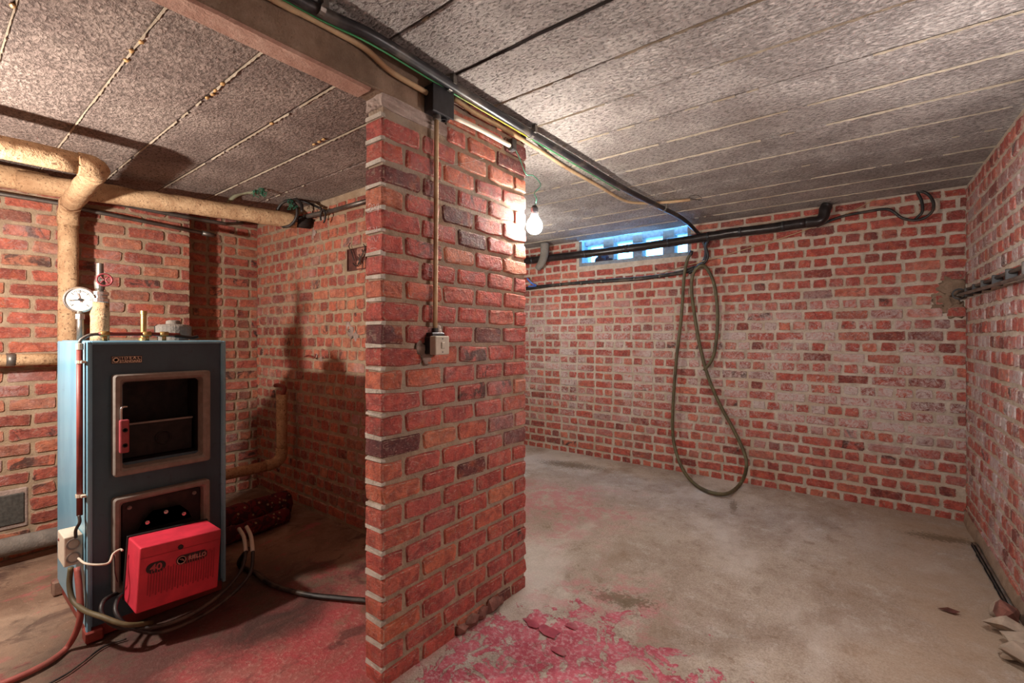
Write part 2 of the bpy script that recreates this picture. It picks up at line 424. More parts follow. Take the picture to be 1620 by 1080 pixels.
# paler mortar showing on the end of the partition
bm = bmesh.new(); z = -.015
while z < 1.9:
    z += PITCH
    c = Vector(((XP+XPL)/2, .962, z-.006)); vs = box(bm, (XPL+.004, .957, z-.0125), (XP-.004, .975, z+.0005))
    for q in vs: q.co += Vector((0, random.uniform(-.003, .001), random.uniform(-.0035, .0035)))
o = fin('end_pointing', bm, m_mend, wp); o['kind'] = 'stuff'

bm = bmesh.new(); box(bm, (XPL, YR, -.03), (XP, .04, ZR)); struct('wall_light_block', bm, m_render)  # unseen wall added to keep the rear light off the boiler
# beam
bm = bmesh.new(); box(bm, (XPL+.002, YR, 1.985), (XP-.004, 1.255, ZR+.01), .006)
bmesh.ops.subdivide_edges(bm, edges=[e for e in bm.edges if abs(e.verts[0].co.y-e.verts[1].co.y) > 1], cuts=60)
for q in bm.verts:
    n = mnoise.noise(q.co*9); q.co.z += n*.006 if q.co.z < 2.05 else 0; q.co.x += n*.004
tb = struct('trim_1', bm, m_beam)
m_lip = mortar('beam_underside_lit', srgb(176, 136, 118), srgb(206, 172, 154), srgb(150, 112, 96))  # paler than the beam: lamp light on its underside put into the colour
bm = bmesh.new()
for side in range(1):
    P = [((XP+XPL)/2, YR+.02+k*.05, 1.984) for k in range(64) if YR+.02+k*.05 < .95]
    prev = None
    for p in P:
        n = mnoise.noise(Vector(p)*7)*.006
        row_ = [bm.verts.new((XPL+.004+n*.3, p[1], 1.986)), bm.verts.new((XPL+.012, p[1], 1.979+n*.5)), bm.verts.new((XP-.014+n, p[1], 1.979+n*.4)), bm.verts.new((XP-.006+n*.5, p[1], 1.986))]
        if prev:
            for k in range(3): bm.faces.new((prev[k], prev[k+1], row_[k+1], row_[k]))
        prev = row_
fin('lit_underside', bm, m_lip, tb)
bm = bmesh.new(); box(bm, (XPL+.002, .959, 1.941), (XP-.004, 1.262, 1.990))
bmesh.ops.subdivide_edges(bm, edges=bm.edges[:], cuts=5, use_grid_fill=True)
for q in bm.verts: q.co += Vector((mnoise.noise(q.co*60), mnoise.noise(q.co*50+Vector((3, 0, 0))), mnoise.noise(q.co*40)))*.006
fin('mortar_packing', bm, m_plaster, tb)

# ceilings: strips between seams
def strips(name, x0, x1f, ys, zc, mat, seams):
    bm = bmesh.new(); box(bm, (x0, ys[0]-.0, zc+.03), (max(x1f(ys[0]), x1f(ys[-1]))+.1, ys[-1], zc+.09)); ce = struct(name, bm, m_ridge)
    for a, b in zip(ys, ys[1:]):
        bm = bmesh.new(); z = zc+random.uniform(0, .005); xa, xb = x0, x1f((a+b)/2)+.03
        n = 24; g = .0035; rows = []
        for k in range(n+1):
            x = xa+(xb-xa)*k/n
            wa = a+g+.003*mnoise.noise(Vector((x*5, a*3, 0))); wb_ = b-g+.003*mnoise.noise(Vector((x*5, b*3, 0)))
            rows.append([bm.verts.new(p) for p in ((x, wa, z+.035), (x, wa, z+.003), (x, wa+.006, z+.002*mnoise.noise(Vector((x*6, a, 1)))), (x, wb_-.006, z+.002*mnoise.noise(Vector((x*6, b, 1)))), (x, wb_, z+.003), (x, wb_, z+.035))])
        for A, B in zip(rows, rows[1:]):
            for k in range(5): bm.faces.new((A[k], A[k+1], B[k+1], B[k]))
        fin('ceiling_panel', bm, mat, ce)
    for s, st in seams:
        bm = bmesh.new(); xa, xb = x0, x1f(s); n = int((xb-xa)/.014); prev = None
        for k in range(n+1):
            x = xa+(xb-xa)*k/n; nn = mnoise.noise(Vector((x*2.2, s*9, 2)))+.8*mnoise.noise(Vector((x*14, s*9, 2))); jj = mnoise.noise(Vector((x*45, s, 7)))
            if nn+st < 0: prev = None; continue
            h = .001+.003*max(0, .4+jj); wd_ = .003+.003*jj
            r_ = [bm.verts.new((x, s-wd_+jj*.003, zc+.004)), bm.verts.new((x, s+jj*.003, zc-h)), bm.verts.new((x, s+wd_+jj*.003, zc+.004))]
            if prev:
                bm.faces.new((prev[0], prev[1], r_[1], r_[0])); bm.faces.new((prev[1], prev[2], r_[2], r_[1]))
            prev = r_
        fin('seam_ridge', bm, m_ridge, ce)
    return ce
ysA = [YR, -1.44, -1.17, -.91, -.64, -.37, -.11, .16, .42, .69, .95, 1.22, 1.485, 1.75]
ysB = [1.75, 2.01, 2.28, 2.54, 2.81, 3.07, 3.34, 3.60, 3.875, YB+.01]
strips('ceiling_front', XP-.03, xr, ysA, ZR, m_ceil, [(.95, -.1), (1.485, .2)])
strips('ceiling_back', XD, xr, ysB, ZR, m_ceil, [(1.75, .3), (2.01, .1), (2.28, .25), (2.54, .3), (2.81, .5), (3.07, -.1), (3.34, .3), (3.60, .6), (3.875, .5)])
ysL = [YR, -1.33, -1.08, -.83, -.58, -.33, -.08, .17, .42, .67, .92, 1.165, 1.41, YC+.01]
cl = strips('ceiling_boiler_room', XD, lambda y: XPL-.02, ysL, ZL, m_ceilL, [(.17, .5), (.42, .8), (.67, .35), (.92, .6), (1.165, .7), (1.41, .0)])
bm = bmesh.new(); box(bm, (XPL-.02, YR, ZL+.002), (XPL+.01, 1.26, ZR+.02)); 
fin('edge_strip', bm, m_beam, cl)
# dark crack with ragged edge in the front ceiling
m_soot = plain('soot_black', srgb(44, 38, 36), .9)
bm = bmesh.new(); prev = None
for k in range(120):
    x = XP+.06+k*.016
    n = mnoise.noise(Vector((x*9, 0, 0)))*.006; n2 = abs(mnoise.noise(Vector((x*14, 3, 0))))*.010
    r_ = [bm.verts.new((x, 1.213+n, ZR+.001)), bm.verts.new((x, 1.219+n, ZR-.004)), bm.verts.new((x, 1.222+n+n2, ZR+.001))]
    if prev:
        bm.faces.new((prev[0], prev[1], r_[1], r_[0])); bm.faces.new((prev[1], prev[2], r_[2], r_[1]))
    prev = r_
fin('crack', bm, m_soot, bpy.data.objects['ceiling_front'])
# amber glue blobs on the boiler room seams
m_glue = plain('amber_blob', srgb(196, 158, 104), .5)
for px, py in ((20, 8), (208, 80), (200, 95), (223, 66), (352, 132), (341, 143), (328, 154), (337, 149), (430, 195), (505, 224), (512, 220), (497, 228)):
    p = onZ(px, py, ZL); bm = bmesh.new(); blob(bm, (p.x, p.y, ZL-.001), .010, (1.2, .7, .45), .5, px); fin('glue_blob', bm, m_glue, cl, True)

# ------------------------------------------------------------ floor
def floor_mat():
    m = M('painted_concrete_floor', .85)
    X, Y, Z = m.xyz()
    a = m.noise(2.2, 7, None, .62, .3); b = m.noise(9, 9, None, .74, .1); c = m.noise(60, 5, None, .7); f = m.noise(230, 3)
    col = m.mix(m.smooth(a, .32, .68), srgb(160, 144, 130), srgb(188, 176, 162))
    col = m.mix(m.smooth(b, .50, .70, 0, .6), col, srgb(206, 202, 196))
    col = m.mix(m.smooth(b, .47, .34, 0, .6), col, srgb(130, 108, 88)); g = m.noise(150, 4, None, .75); col = m.mix(m.smooth(g, .52, .40, 0, .38), col, srgb(96, 80, 66)); col = m.mix(m.smooth(g, .56, .68, 0, .35), col, srgb(224, 216, 204))
    w3 = m.noise(1.1, 5, m.scale(m.pos, (1.6, .8, 1)), .6, .3); col = m.mix(m.smooth(w3, .50, .66, 0, .5), col, srgb(214, 208, 200)); col = m.mix(m.smooth(w3, .46, .34, 0, .5), col, srgb(138, 116, 96))
    # browner towards the right wall, sandy
    col = m.mix(m.math('MULTIPLY', m.smooth(X, -.45, .35), m.smooth(a, .35, .6, .25, .75)), col, srgb(156, 130, 106))
    def ell(cx, cy, rx, ry, rot=0):
        dx = m.math('SUBTRACT', X, cx); dy = m.math('SUBTRACT', Y, cy); cr, sr = math.cos(rot), math.sin(rot)
        u = m.math('ADD', m.math('MULTIPLY', dx, cr/rx), m.math('MULTIPLY', dy, sr/rx)); v_ = m.math('ADD', m.math('MULTIPLY', dx, -sr/ry), m.math('MULTIPLY', dy, cr/ry))
        return m.math('SUBTRACT', 1, m.math('SQRT', m.math('ADD', m.math('MULTIPLY', u, u), m.math('MULTIPLY', v_, v_))))
    # faded pink stain behind the partition
    s1 = m.smooth(m.math('ADD', ell(-1.75, 2.75, .75, .9, .3), m.math('MULTIPLY', m.math('SUBTRACT', a, .5), 2.2)), .15, .75)
    col = m.mix(m.math('MULTIPLY', m.math('MULTIPLY', s1, m.smooth(b, .40, .58)), .62), col, srgb(176, 84, 96))
    s1b = m.smooth(m.math('ADD', ell(-.95, 1.9, .5, .45, .3), m.math('MULTIPLY', m.math('SUBTRACT', a, .5), 2.2)), .0, .7)
    col = m.mix(m.math('MULTIPLY', m.math('MULTIPLY', s1b, m.smooth(b, .46, .60)), .5), col, srgb(184, 88, 96))
    # red peeling paint by the partition
    fl = m.noise(7, 8, None, .62, .9)
    s2 = m.math('ADD', ell(-.86, 1.38, .60, .44, .25), m.math('MULTIPLY', m.math('SUBTRACT', fl, .5), 3.2))
    p2 = m.smooth(s2, .26, .31)
    red = m.mix(m.smooth(b, .4, .6), srgb(168, 56, 78), srgb(196, 92, 110))
    red = m.mix(m.smooth(c, .48, .62, 0, .75), red, srgb(200, 160, 162)); p2 = m.math('MULTIPLY', p2, m.smooth(m.noise(16, 7, None, .68, .6), .40, .47))
    col = m.mix(m.math('MULTIPLY', p2, .92), col, red)
    # red floor of the boiler room, worn to brown
    s3 = m.smooth(X, -1.22, -1.36)
    s3 = m.math('MULTIPLY', s3, m.smooth(Y, 1.85, 1.65))
    worn = m.mix(m.smooth(a, .35, .62), srgb(124, 98, 80), srgb(168, 142, 120))
    rd = m.mix(m.smooth(fl, .36, .62), srgb(186, 74, 82), srgb(168, 96, 92))
    rd = m.mix(m.smooth(c, .50, .66, 0, .6), rd, srgb(204, 150, 142))
    cov = m.smooth(m.math('ADD', m.math('ADD', ell(-1.7, .75, .75, .9, .0), m.math('MULTIPLY', m.math('SUBTRACT', b, .5), 2.4)), m.math('MULTIPLY', m.math('SUBTRACT', a, .5), 1.2)), .0, .5)
    col = m.mix(s3, col, m.mix(m.math('MULTIPLY', cov, .9), worn, rd))
    sw = m.noise(4.2, 8, m.vec('MULTIPLY', m.pos, (1.3, .9, 1)), .70, .7)
    col = m.mix(m.math('MULTIPLY', s3, m.smooth(sw, .50, .64, 0, .65)), col, srgb(74, 50, 46))
    col = m.mix(m.math('MULTIPLY', s3, m.smooth(sw, .44, .34, 0, .5)), col, srgb(196, 96, 104))
    col = m.mix(m.math('MULTIPLY', s3, m.smooth(m.noise(48, 5, None, .75), .60, .72, 0, .7)), col, srgb(214, 182, 164))
    # oil stains, darkened further to paint in the shadow under the burner
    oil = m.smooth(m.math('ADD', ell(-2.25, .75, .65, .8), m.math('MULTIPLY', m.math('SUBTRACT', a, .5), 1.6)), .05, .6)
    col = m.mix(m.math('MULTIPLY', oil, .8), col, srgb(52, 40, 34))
    # dirt heap streaks
    for (px, py, rx, ry) in ((985, 945, .16, .05), (1490, 850, .2, .05), (905, 735, .35, .08), (1160, 800, .03, .12)):
        p = onZ(px, py, 0)
        dm = m.smooth(m.math('ADD', ell(p.x, p.y, rx*1.5, ry*2.0, .2), m.math('MULTIPLY', m.math('SUBTRACT', c, .5), 2.4)), .25, .75)
        col = m.mix(m.math('MULTIPLY', dm, .7), col, srgb(96, 78, 54))
    # specks
    sp = m.smooth(m.voro(38), .10, .04); col = m.mix(m.math('MULTIPLY', sp, m.smooth(b, .5, .6, 0, .8)), col, srgb(84, 64, 50))
    col = m.mix(m.smooth(f, .34, .24, 0, .7), col, srgb(90, 72, 60))
    h = m.math('ADD', m.math('ADD', m.math('MULTIPLY', b, 1.2), m.math('MULTIPLY', c, .7)), m.math('MULTIPLY', f, .25))
    h = m.math('ADD', h, m.math('MULTIPLY', p2, .35))
    return m.done(col, m.bump(h, .85, .008))
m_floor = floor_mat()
bm = bmesh.new(); nx, ny = 150, 190; x0, x1, y0, y1 = XD-.02, .72, YR-.02, YB+.02
ra, rb = onZ(1160, 790, 0), onZ(1000, 955, 0); rt = (rb-ra).normalized(); rn = Vector((rt.y, -rt.x, 0))
G = []
for i in range(nx+1):
    col_ = []
    for jn in range(ny+1):
        x = x0+(x1-x0)*i/nx; y = y0+(y1-y0)*jn/ny
        z = -.003+.003*mnoise.noise(Vector((x*2.5, y*2.5, 0)))+.0018*mnoise.noise(Vector((x*9, y*9, 3)))
        dl = (Vector((x, y, 0))-ra); sd = dl.dot(rn); al = dl.dot(rt)
        if -.15 < al < (rb-ra).length+.1: z -= .007*max(0, min(1, sd/.02+.5 + mnoise.noise(Vector((x*20, y*20, 1)))*.5))*max(0, 1-abs(sd)/.5)
        col_.append(bm.verts.new((x, y, z)))
    G.append(col_)
for i in range(nx):
    for jn in range(ny): bm.faces.new((G[i][jn], G[i+1][jn], G[i+1][jn+1], G[i][jn+1]))
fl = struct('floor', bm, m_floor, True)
# loose paint flakes curling up (real chips)
m_flake = plain('red_paint_flake', srgb(200, 98, 116), .8, var=.12, dirt=srgb(206, 160, 160))
for (px, py, r_) in ((868, 998, .05), (842, 985, .035), (905, 990, .03), (885, 1030, .03)):
    p = onZ(px, py, .0); bm = bmesh.new(); n = 8; c0 = bm.verts.new((p.x, p.y, .0025)); ring = []
    for k in range(n):
        an = 2*math.pi*k/n; q = r_*random.uniform(.55, 1.15); ring.append(bm.verts.new((p.x+math.cos(an)*q*1.3, p.y+math.sin(an)*q*.8, random.uniform(.0005, .003))))
    for k in range(n): bm.faces.new((c0, ring[k], ring[(k+1) % n]))
    bmesh.ops.solidify(bm, geom=bm.faces[:], thickness=.0008)
    fin('paint_flake', bm, m_flake, fl)
# footing rubble along partition base and mortar skirt by right wall
m_rub = plain('footing_stone', srgb(118, 76, 66), .9, var=.35, sc_=25, bump=.8, dirt=srgb(150, 128, 110))
for (px, py, r_, sd) in ((782, 952, .030, 1), (768, 965, .024, 2), (752, 978, .026, 3), (735, 990, .022, 4), (795, 945, .018, 5)):
    p = onX(px, py, XP+.018); bm = bmesh.new(); hull(bm, (p.x-.016, p.y, .018), r_*1.25, (.75, 1.5, .95), sd+20, 22); fin('footing_stone', bm, m_rub, wp)
bm = bmesh.new(); prev = None
for k in range(70):
    y = .6+k*(YB-.62)/69; n = mnoise.noise(Vector((y*6, 0, 0))); x = xr(y)
    r_ = [bm.verts.new((x+.002, y, .075+n*.012)), bm.verts.new((x-.014, y, .06+n*.01)), bm.verts.new((x-.022+n*.006, y, -.01))]
    if prev:
        for q in range(2): bm.faces.new((prev[q], prev[q+1], r_[q+1], r_[q]))
    prev = r_
fin('mortar_skirt', bm, m_beam, wr, True)

# ------------------------------------------------------------ window
m_glass = M('wired_glass', .12); m_glass.b.inputs['Transmission Weight'].default_value = 1; m_glass.b.inputs['Roughness'].default_value = .25
m_glass = m_glass.done((.86, .95, 1), m_glass.bump(m_glass.noise(40, 3), .15, .002))
m_conc = mortar('window_concrete', srgb(118, 114, 108), srgb(148, 142, 134), srgb(104, 96, 86))
m_paint = plain('pale_window_paint', srgb(128, 134, 140), .7)
bm = bmesh.new(); box(bm, (WX0+.001, YB+.01, WZ0-.001), (WX1-.001, YB+.215, WZ0+.035)); box(bm, (WX0+.001, YB+.07, ZR-.04), (WX1-.001, YB+.21, ZR+.02))
box(bm, (WX0+.001, YB+.005, WZ0), (WX0+.03, YB+.21, ZR)); box(bm, (WX1-.03, YB+.005, WZ0), (WX1-.001, YB+.21, ZR))
win = struct('window_1', bm, m_paint)
YW = YB+.12
pp = [(930, 958.5), (975, 1004.7), (1020, 1052), (1070, 1091)]
xs = [(onY(a, 400, YW).x, onY(b, 400, YW).x) for a, b in pp]
edges = [WX0+.03]+[q for ab in xs for q in ab]+[max(WX1-.03, xs[-1][1]+.005)]
for k in range(0, len(edges), 2):
    if edges[k+1]-edges[k] > .008: Bx('mullion', (edges[k], YW-.06, WZ0+.03), (edges[k+1], YW+.05, ZR+.005), m_conc, win, .004)
for a, b in xs:
    Bx('pane', (a-.004, YW+.01, WZ0+.03), (b+.004, YW+.018, ZR-.03), m_glass, win)

# ------------------------------------------------------------ common materials
m_black = plain('black_plastic', srgb(34, 34, 38), .38, var=.4, bump=.1, dirt=srgb(96, 88, 80))
m_cable = plain('black_rubber', srgb(38, 36, 36), .5, var=.4, bump=.2, dirt=srgb(90, 78, 66))
m_wrap = plain('bitumen_wrap', srgb(36, 30, 30), .32, var=.5, bump=.6, sc_=22)
m_green = plain('olive_hose', srgb(92, 84, 58), .6, var=.25, bump=.2, dirt=srgb(60, 52, 40))
m_beige = plain('beige_conduit', srgb(196, 166, 128), .75, var=.12, bump=.1, dirt=srgb(150, 112, 78))
m_white = plain('white_plastic', srgb(200, 190, 172), .75, var=.08, bump=.1, dirt=srgb(150, 136, 116))
m_steel = plain('galvanised_steel', srgb(128, 124, 118), .45, .7, var=.25, bump=.3, dirt=srgb(86, 68, 56))
m_chrome = plain('dull_chrome', srgb(200, 198, 194), .25, .9, var=.1)
m_brass = plain('brass', srgb(180, 150, 96), .35, .8, var=.15)
def insul():
    m = M('lagging_paper', .8); n = m.noise(16, 6, None, .65, .5); n2 = m.noise(55, 4, None, .7)
    col = m.mix(m.smooth(n, .3, .7), srgb(176, 140, 104), srgb(214, 182, 142))
    col = m.mix(m.smooth(m.math('ADD', n2, m.math('MULTIPLY', n, .5)), .84, .94, 0, .85), col, srgb(104, 74, 50)); col = m.mix(m.smooth(m.noise(130, 2), .62, .68, 0, .8), col, srgb(60, 40, 30)); col = m.mix(m.smooth(m.noise(4, 4), .55, .7, 0, .5), col, srgb(150, 112, 78))
    return m.done(col, m.bump(m.math('ADD', n, n2), .9, .006))
m_lag = insul()
m_earth = M('green_yellow_wire', .5); ww = m_earth.math('FRACT', m_earth.math('MULTIPLY', m_earth.xyz()[1], 1.4))
m_earth = m_earth.done(m_earth.ramp(m_earth.noise(2, 1), [(.40, srgb(200, 190, 40)), (.5, srgb(60, 150, 90))]))
m_gwire = plain('green_wire', srgb(40, 110, 84), .5)
m_blue = plain('blue_cable', srgb(70, 110, 190), .5)
m_red = plain('red_cover', srgb(212, 56, 76), .45, var=.16, sc_=14, bump=.08, dirt=srgb(150, 40, 52))
m_rust = plain('rust_red_conduit', srgb(134, 58, 50), .5, var=.2, dirt=srgb(90, 40, 36))
m_redp = plain('faded_red_handle', srgb(150, 66, 72), .5, var=.15)

# ------------------------------------------------------------ conduit run over the beam and ceiling
PZ = 2.095
P = [onZ(380, -60, PZ), onZ(478.7, 3, PZ), onZ(595, 60, PZ), onZ(715, 135, PZ), onZ(834.5, 208, PZ), onZ(900, 246, PZ), onZ(985, 297, PZ), onZ(1040, 325, PZ), onZ(1078, 345, PZ), onY(1104, 368, YB-.07), onY(1114, 385, YB-.04), onY(1117, 400, YB-.035), onY(1112, 415, YB-.035), onY(1098, 425, YB-.03)]
P[0] = Vector((P[1].x, P[1].y-.6, PZ))
t = thing('ceiling_conduit', 'long black plastic conduit running along the ceiling from above the partition to the window', 'conduit', P[3])
T('tube', P, lambda s: .017 if s < .62 else .017-.004*min(1, (s-.62)/.1), m_black, t, seg=12)
T('earth_wire', [p+Vector((-.019, 0, -.012+.003*math.sin(i*2))) for i, p in enumerate(P[:7])], .003, m_earth, t, seg=6)['label'] = 'thin green and yellow earth wire clipped beside the black conduit'
for px, py in ((507, 14), (711, 136), (840, 212), (1050, 330)):
    p = onZ(px, py, PZ); bm = bmesh.new(); tube(bm, [p+Vector((-.0, -.008, 0)), p+Vector((0, .008, 0))], .0195, 12, 0); box(bm, p+Vector((.012, -.008, 0)), p+Vector((.03, .008, .034)))
    fin('saddle_clip', bm, m_steel, t)
# beige conduits
P = [onX(x, y, XP+.014) for x, y in ((434.6, 0), (478.7, 22), (526, 47), (576, 75.6), (614, 110), (649, 132), (681, 150))]
P.insert(0, P[0]+Vector((0, -.4, .0)))
tag(T('electrical_conduit', P, .0095, m_beige, seg=10), 'beige electrical conduit on the beam entering the black junction box from the left', 'conduit')
P = [onX(719, 156, XP+.02), onX(752.6, 179.5, XP+.02), onX(793.6, 201.5, XP+.018), onX(831, 223.6, XP+.01), onZ(866, 245.6, ZR-.012), onZ(900, 267.6, ZR-.012), onZ(945, 293, ZR-.012), onZ(985, 316, ZR-.012), onZ(1010, 321, ZR-.012), onZ(1050, 320, ZR-.012), onZ(1092, 316, ZR-.012)]
P2 = onZ(1110, 315, ZR-.012)
t = thing('ceiling_conduit', 'beige conduit across the ceiling bending right and ending open near the back wall', 'conduit', P[4])
T('tube', P, .0095, m_beige, t, seg=10)
T('wire_tail', [P[-1], P2, onZ(1103, 309, ZR-.01), onZ(1090, 312, ZR-.008), onZ(1112, 318, ZR-.004)], .0018, m_cable, t, seg=5)
t = thing('electrical_conduit', 'short white conduit sloping along the top of the partition right of the junction box', 'conduit', onX(760, 205, XP+.02))
T('tube', [onX(716, 184, XP+.02), onX(760, 205, XP+.02), onX(806, 230, XP+.02)], .010, m_white, t, seg=12)
p = onX(812, 228, XP+.02); Bx('end_cap', p+Vector((-.016, -.02, -.03)), p+Vector((.012, .012, .02)), m_black, t, .003)
# junction box
t = thing('junction_box', 'black square junction box where the conduits meet above the partition', 'junction box', (XP, 1.19, 2.0))
bm = bmesh.new(); box(bm, (XP-.001, 1.14, 1.985), (XP+.045, 1.238, 2.083), .005, 2); fin('body', bm, m_black, t)
bm = bmesh.new(); box(bm, (XP+.045, 1.136, 1.981), (XP+.053, 1.242, 2.087), .003, 2); fin('lid', bm, m_black, t)
L('socket_collar', (XP+.022, 1.183, 1.985), (0, 0, -1), [(.014, -.005), (.015, .016), (.012, .017)], m_steel, t, 16)
L('knockout', (XP+.025, 1.215, 1.985), (0, 0, -1), [(.014, -.005), (.014, .008), (.009, .008), (.009, .001)], m_black, t, 16)
# drop conduit and switch
t = thing('electrical_conduit', 'upright cream conduit dropping down the partition face to the light switch', 'conduit', (XP+.02, 1.183, 1.2))
T('tube', sub([(XP+.02, 1.183, 1.972), (XP+.017, 1.183, 1.6), (XP+.02, 1.176, 1.20)], 3), .0085, m_beige, t, smooth=0, seg=12)
L('collar', (XP+.02, 1.176, 1.185), (0, 0, 1), [(.0125, 0), (.0125, .018), (.0095, .018)], m_black, t, 14)
t = thing('light_switch', 'black and cream surface light switch set in a plaster patch on the partition', 'switch', (XP, 1.17, 1.14))
Bx('back_box', (XP-.004, 1.142, 1.108), (XP+.030, 1.206, 1.172), m_black, t, .003)
Bx('cover', (XP+.030, 1.140, 1.106), (XP+.062, 1.208, 1.174), m_white, t, .004, 2)['label'] = 'cream switch cover'
Bx('top_bracket', (XP-.002, 1.15, 1.172), (XP+.035, 1.21, 1.186), m_black, t, .002)
Bx('rocker', (XP+.061, 1.166, 1.128), (XP+.067, 1.182, 1.152), m_white, t, .002)
for zz in (1.116, 1.164): L('screw', (XP+.061, 1.174, zz), (1, 0, 0), [(.003, 0), (.003, .002)], m_steel, t, 8)
bm = bmesh.new()
for c, r_, sd in (((XP-.002, 1.13, 1.125), .026, 2), ((XP-.002, 1.15, 1.10), .024, 5), ((XP-.002, 1.213, 1.187), .022, 7), ((XP-.002, 1.12, 1.15), .015, 8), ((XP-.002, 1.165, 1.092), .016, 9)):
    blob(bm, c, r_, (.3, 1, 1.1), .7, sd)
tag(fin('plaster_patch', bm, m_plaster, wp, True), 'pale ragged plaster patch around the switch')
# bulb on its wire
t = thing('light_bulb', 'bare glowing light bulb hanging on a wire at the far edge of the partition', 'lamp', (-1.272, 1.815, 1.70))
m_em = M('glowing_glass', .3); m_em.b.inputs['Emission Color'].default_value = (1, .93, .84, 1); m_em.b.inputs['Emission Strength'].default_value = 620; m_em = m_em.done((1, 1, 1))
gl = L('glass', (-1.272, 1.815, 1.70), (0, 0, 1), [(.002, -.04), (.018, -.037), (.031, -.026), (.038, -.008), (.037, .008), (.030, .025), (.018, .042), (.014, .055)], m_em, t, 24, True)
L('socket', (-1.272, 1.815, 1.752), (0, 0, 1), [(.016, 0), (.018, .012), (.018, .03), (.010, .044)], m_black, t, 16)
T('wire', [onX(813, 232, XP+.02), onX(822, 250, XP+.016), onX(832, 275, XP+.02), (-1.262, 1.79, 1.93), (-1.240, 1.82, 1.89), (-1.262, 1.80, 1.85), (-1.25, 1.80, 1.82), (-1.272, 1.815, 1.79)], .0022, m_gwire, t, seg=6)
# cobwebs on the partition
m_web = plain('cobweb', srgb(214, 208, 200), .9)
bm = bmesh.new()
def web(a, b, sag=.006):
    A = onX(*a, XP+.006+random.uniform(0, .012)); B = onX(*b, XP+.006+random.uniform(0, .012)); mid = (A+B)/2+Vector((.006, 0, -sag))
    tube(bm, [A, mid, B], .00045, 3, 4)
for a, b in (((706, 330), (724, 400)), ((724, 400), (733, 440)), ((712, 352), (752, 385)), ((740, 300), (745, 348)), ((745, 348), (728, 405)), ((733, 440), (790, 418)), ((752, 385), (768, 410)), ((700, 300), (730, 345)), ((760, 330), (742, 370)), ((790, 300), (755, 350)), ((768, 250), (700, 262)), ((732, 260), (745, 300)), ((755, 350), (800, 345)), ((724, 400), (700, 380)), ((770, 318), (790, 360)), ((718, 420), (746, 460)), ((640, 305), (656, 322)), ((652, 300), (664, 325))): web(a, b)
o = fin('cobweb', bm, m_web); tag(o, 'fine white cobweb strands stretched over the partition bricks below the ceiling', 'cobweb', kind='stuff')
# chalk marks on the partition end
m_chalk = plain('chalk', srgb(226, 206, 206), .95)
bm = bmesh.new(); yy = .9535
def ce(px, py): return Vector((onY(px, py, yy).x, yy, onY(px, py, yy).z))
for pl in ([(582, 326), (585, 322), (588, 325), (584, 333), (588, 333)], [(589, 326), (592, 323), (593, 328), (590, 331), (591, 325)], [(597, 322), (594, 330), (599, 330)], [(599, 321), (598, 336)],
           [(582, 362), (587, 359), (584, 366), (588, 366)], [(590, 360), (593, 361), (591, 366), (594, 366)], [(596, 358), (596, 366), (600, 364)], [(583, 376), (586, 380), (589, 374), (590, 382)], [(592, 376), (595, 382), (598, 373)], [(586, 394), (591, 392), (596, 393)]):
    tube(bm, [ce(*q) for q in pl], .0007, 4, 3)
o = fin('chalk_mark', bm, m_chalk, wp); o['label'] = 'faint white chalk scribble'; o['kind'] = 'stuff'

# ------------------------------------------------------------ back wall pipes and cables
P = [onY(x, y, YB-.09) for x, y in ((836.8, 412.3), (914, 403), (967, 396.6), (1030, 388), (1072, 382), (1124, 373.5), (1160, 368), (1219, 361), (1275, 352))]
P.insert(0, P[0]+(P[0]-P[1])*1.5)
t = thing('wrapped_pipe', 'thick black bitumen-wrapped pipe crossing in front of the window and along the back wall', 'pipe', P[3])
T('pipe', sub(P, 6), .036, m_wrap, t, smooth=0, seg=14, lump=.12)
E = [onY(1275, 352, YB-.09), onY(1295, 349.5, YB-.09), onY(1302, 343, YB-.085), onY(1306, 330, YB-.08), onY(1309, 318, YB-.08)]
E[-1].z = ZR-.004
T('elbow', E, .037, m_wrap, t, seg=14, lump=.15)
for f in (.12, .25, .38, .52, .66, .8, .93):
    i = f*(len(P)-1); k = int(i); p = P[k].lerp(P[k+1], i-k); dd = (P[k+1]-P[k]).normalized()*.010
    T('band', [p-dd, p+dd], .0385, m_black, t, smooth=0, seg=14)
# grey hanging elbow pipe at left of the window
P = [onY(862, 385, YB-.16), onY(861, 402, YB-.16), onY(857, 415, YB-.15), onY(851, 424, YB-.13)]; P[0].z = ZR-.004
tag(T('grey_duct', P, lambda s: .048-.016*s, m_conc, seg=12, lump=.2), 'grey lumpy duct coming down from the ceiling left of the window', 'duct')
P = [onY(x, y, YB-.03) for x, y in ((836.8, 456.4), (887, 450), (952, 445), (1004.7, 441.7), (1044.6, 436.5), (1080, 431), (1099, 424))]
P.insert(0, P[0]+(P[0]-P[1])*1.2)
t = thing('cable_run', 'black cable run fixed along the back wall under the window', 'cable', P[3])
T('cable', P, .014, m_cable, t, seg=8); T('cable', [p+Vector((0, -.008, .014+.004*math.sin(i*2.2))) for i, p in enumerate(P)], .006, m_cable, t, seg=6)
for px, py in ((887, 450), (920, 448), (952, 445), (1004, 441), (1044, 437)):
    p = onY(px, py, YB-.028); T('cable_clip', [p+Vector((-.006, 0, 0)), p+Vector((.006, 0, 0))], .018, m_steel, t, smooth=0, seg=10)
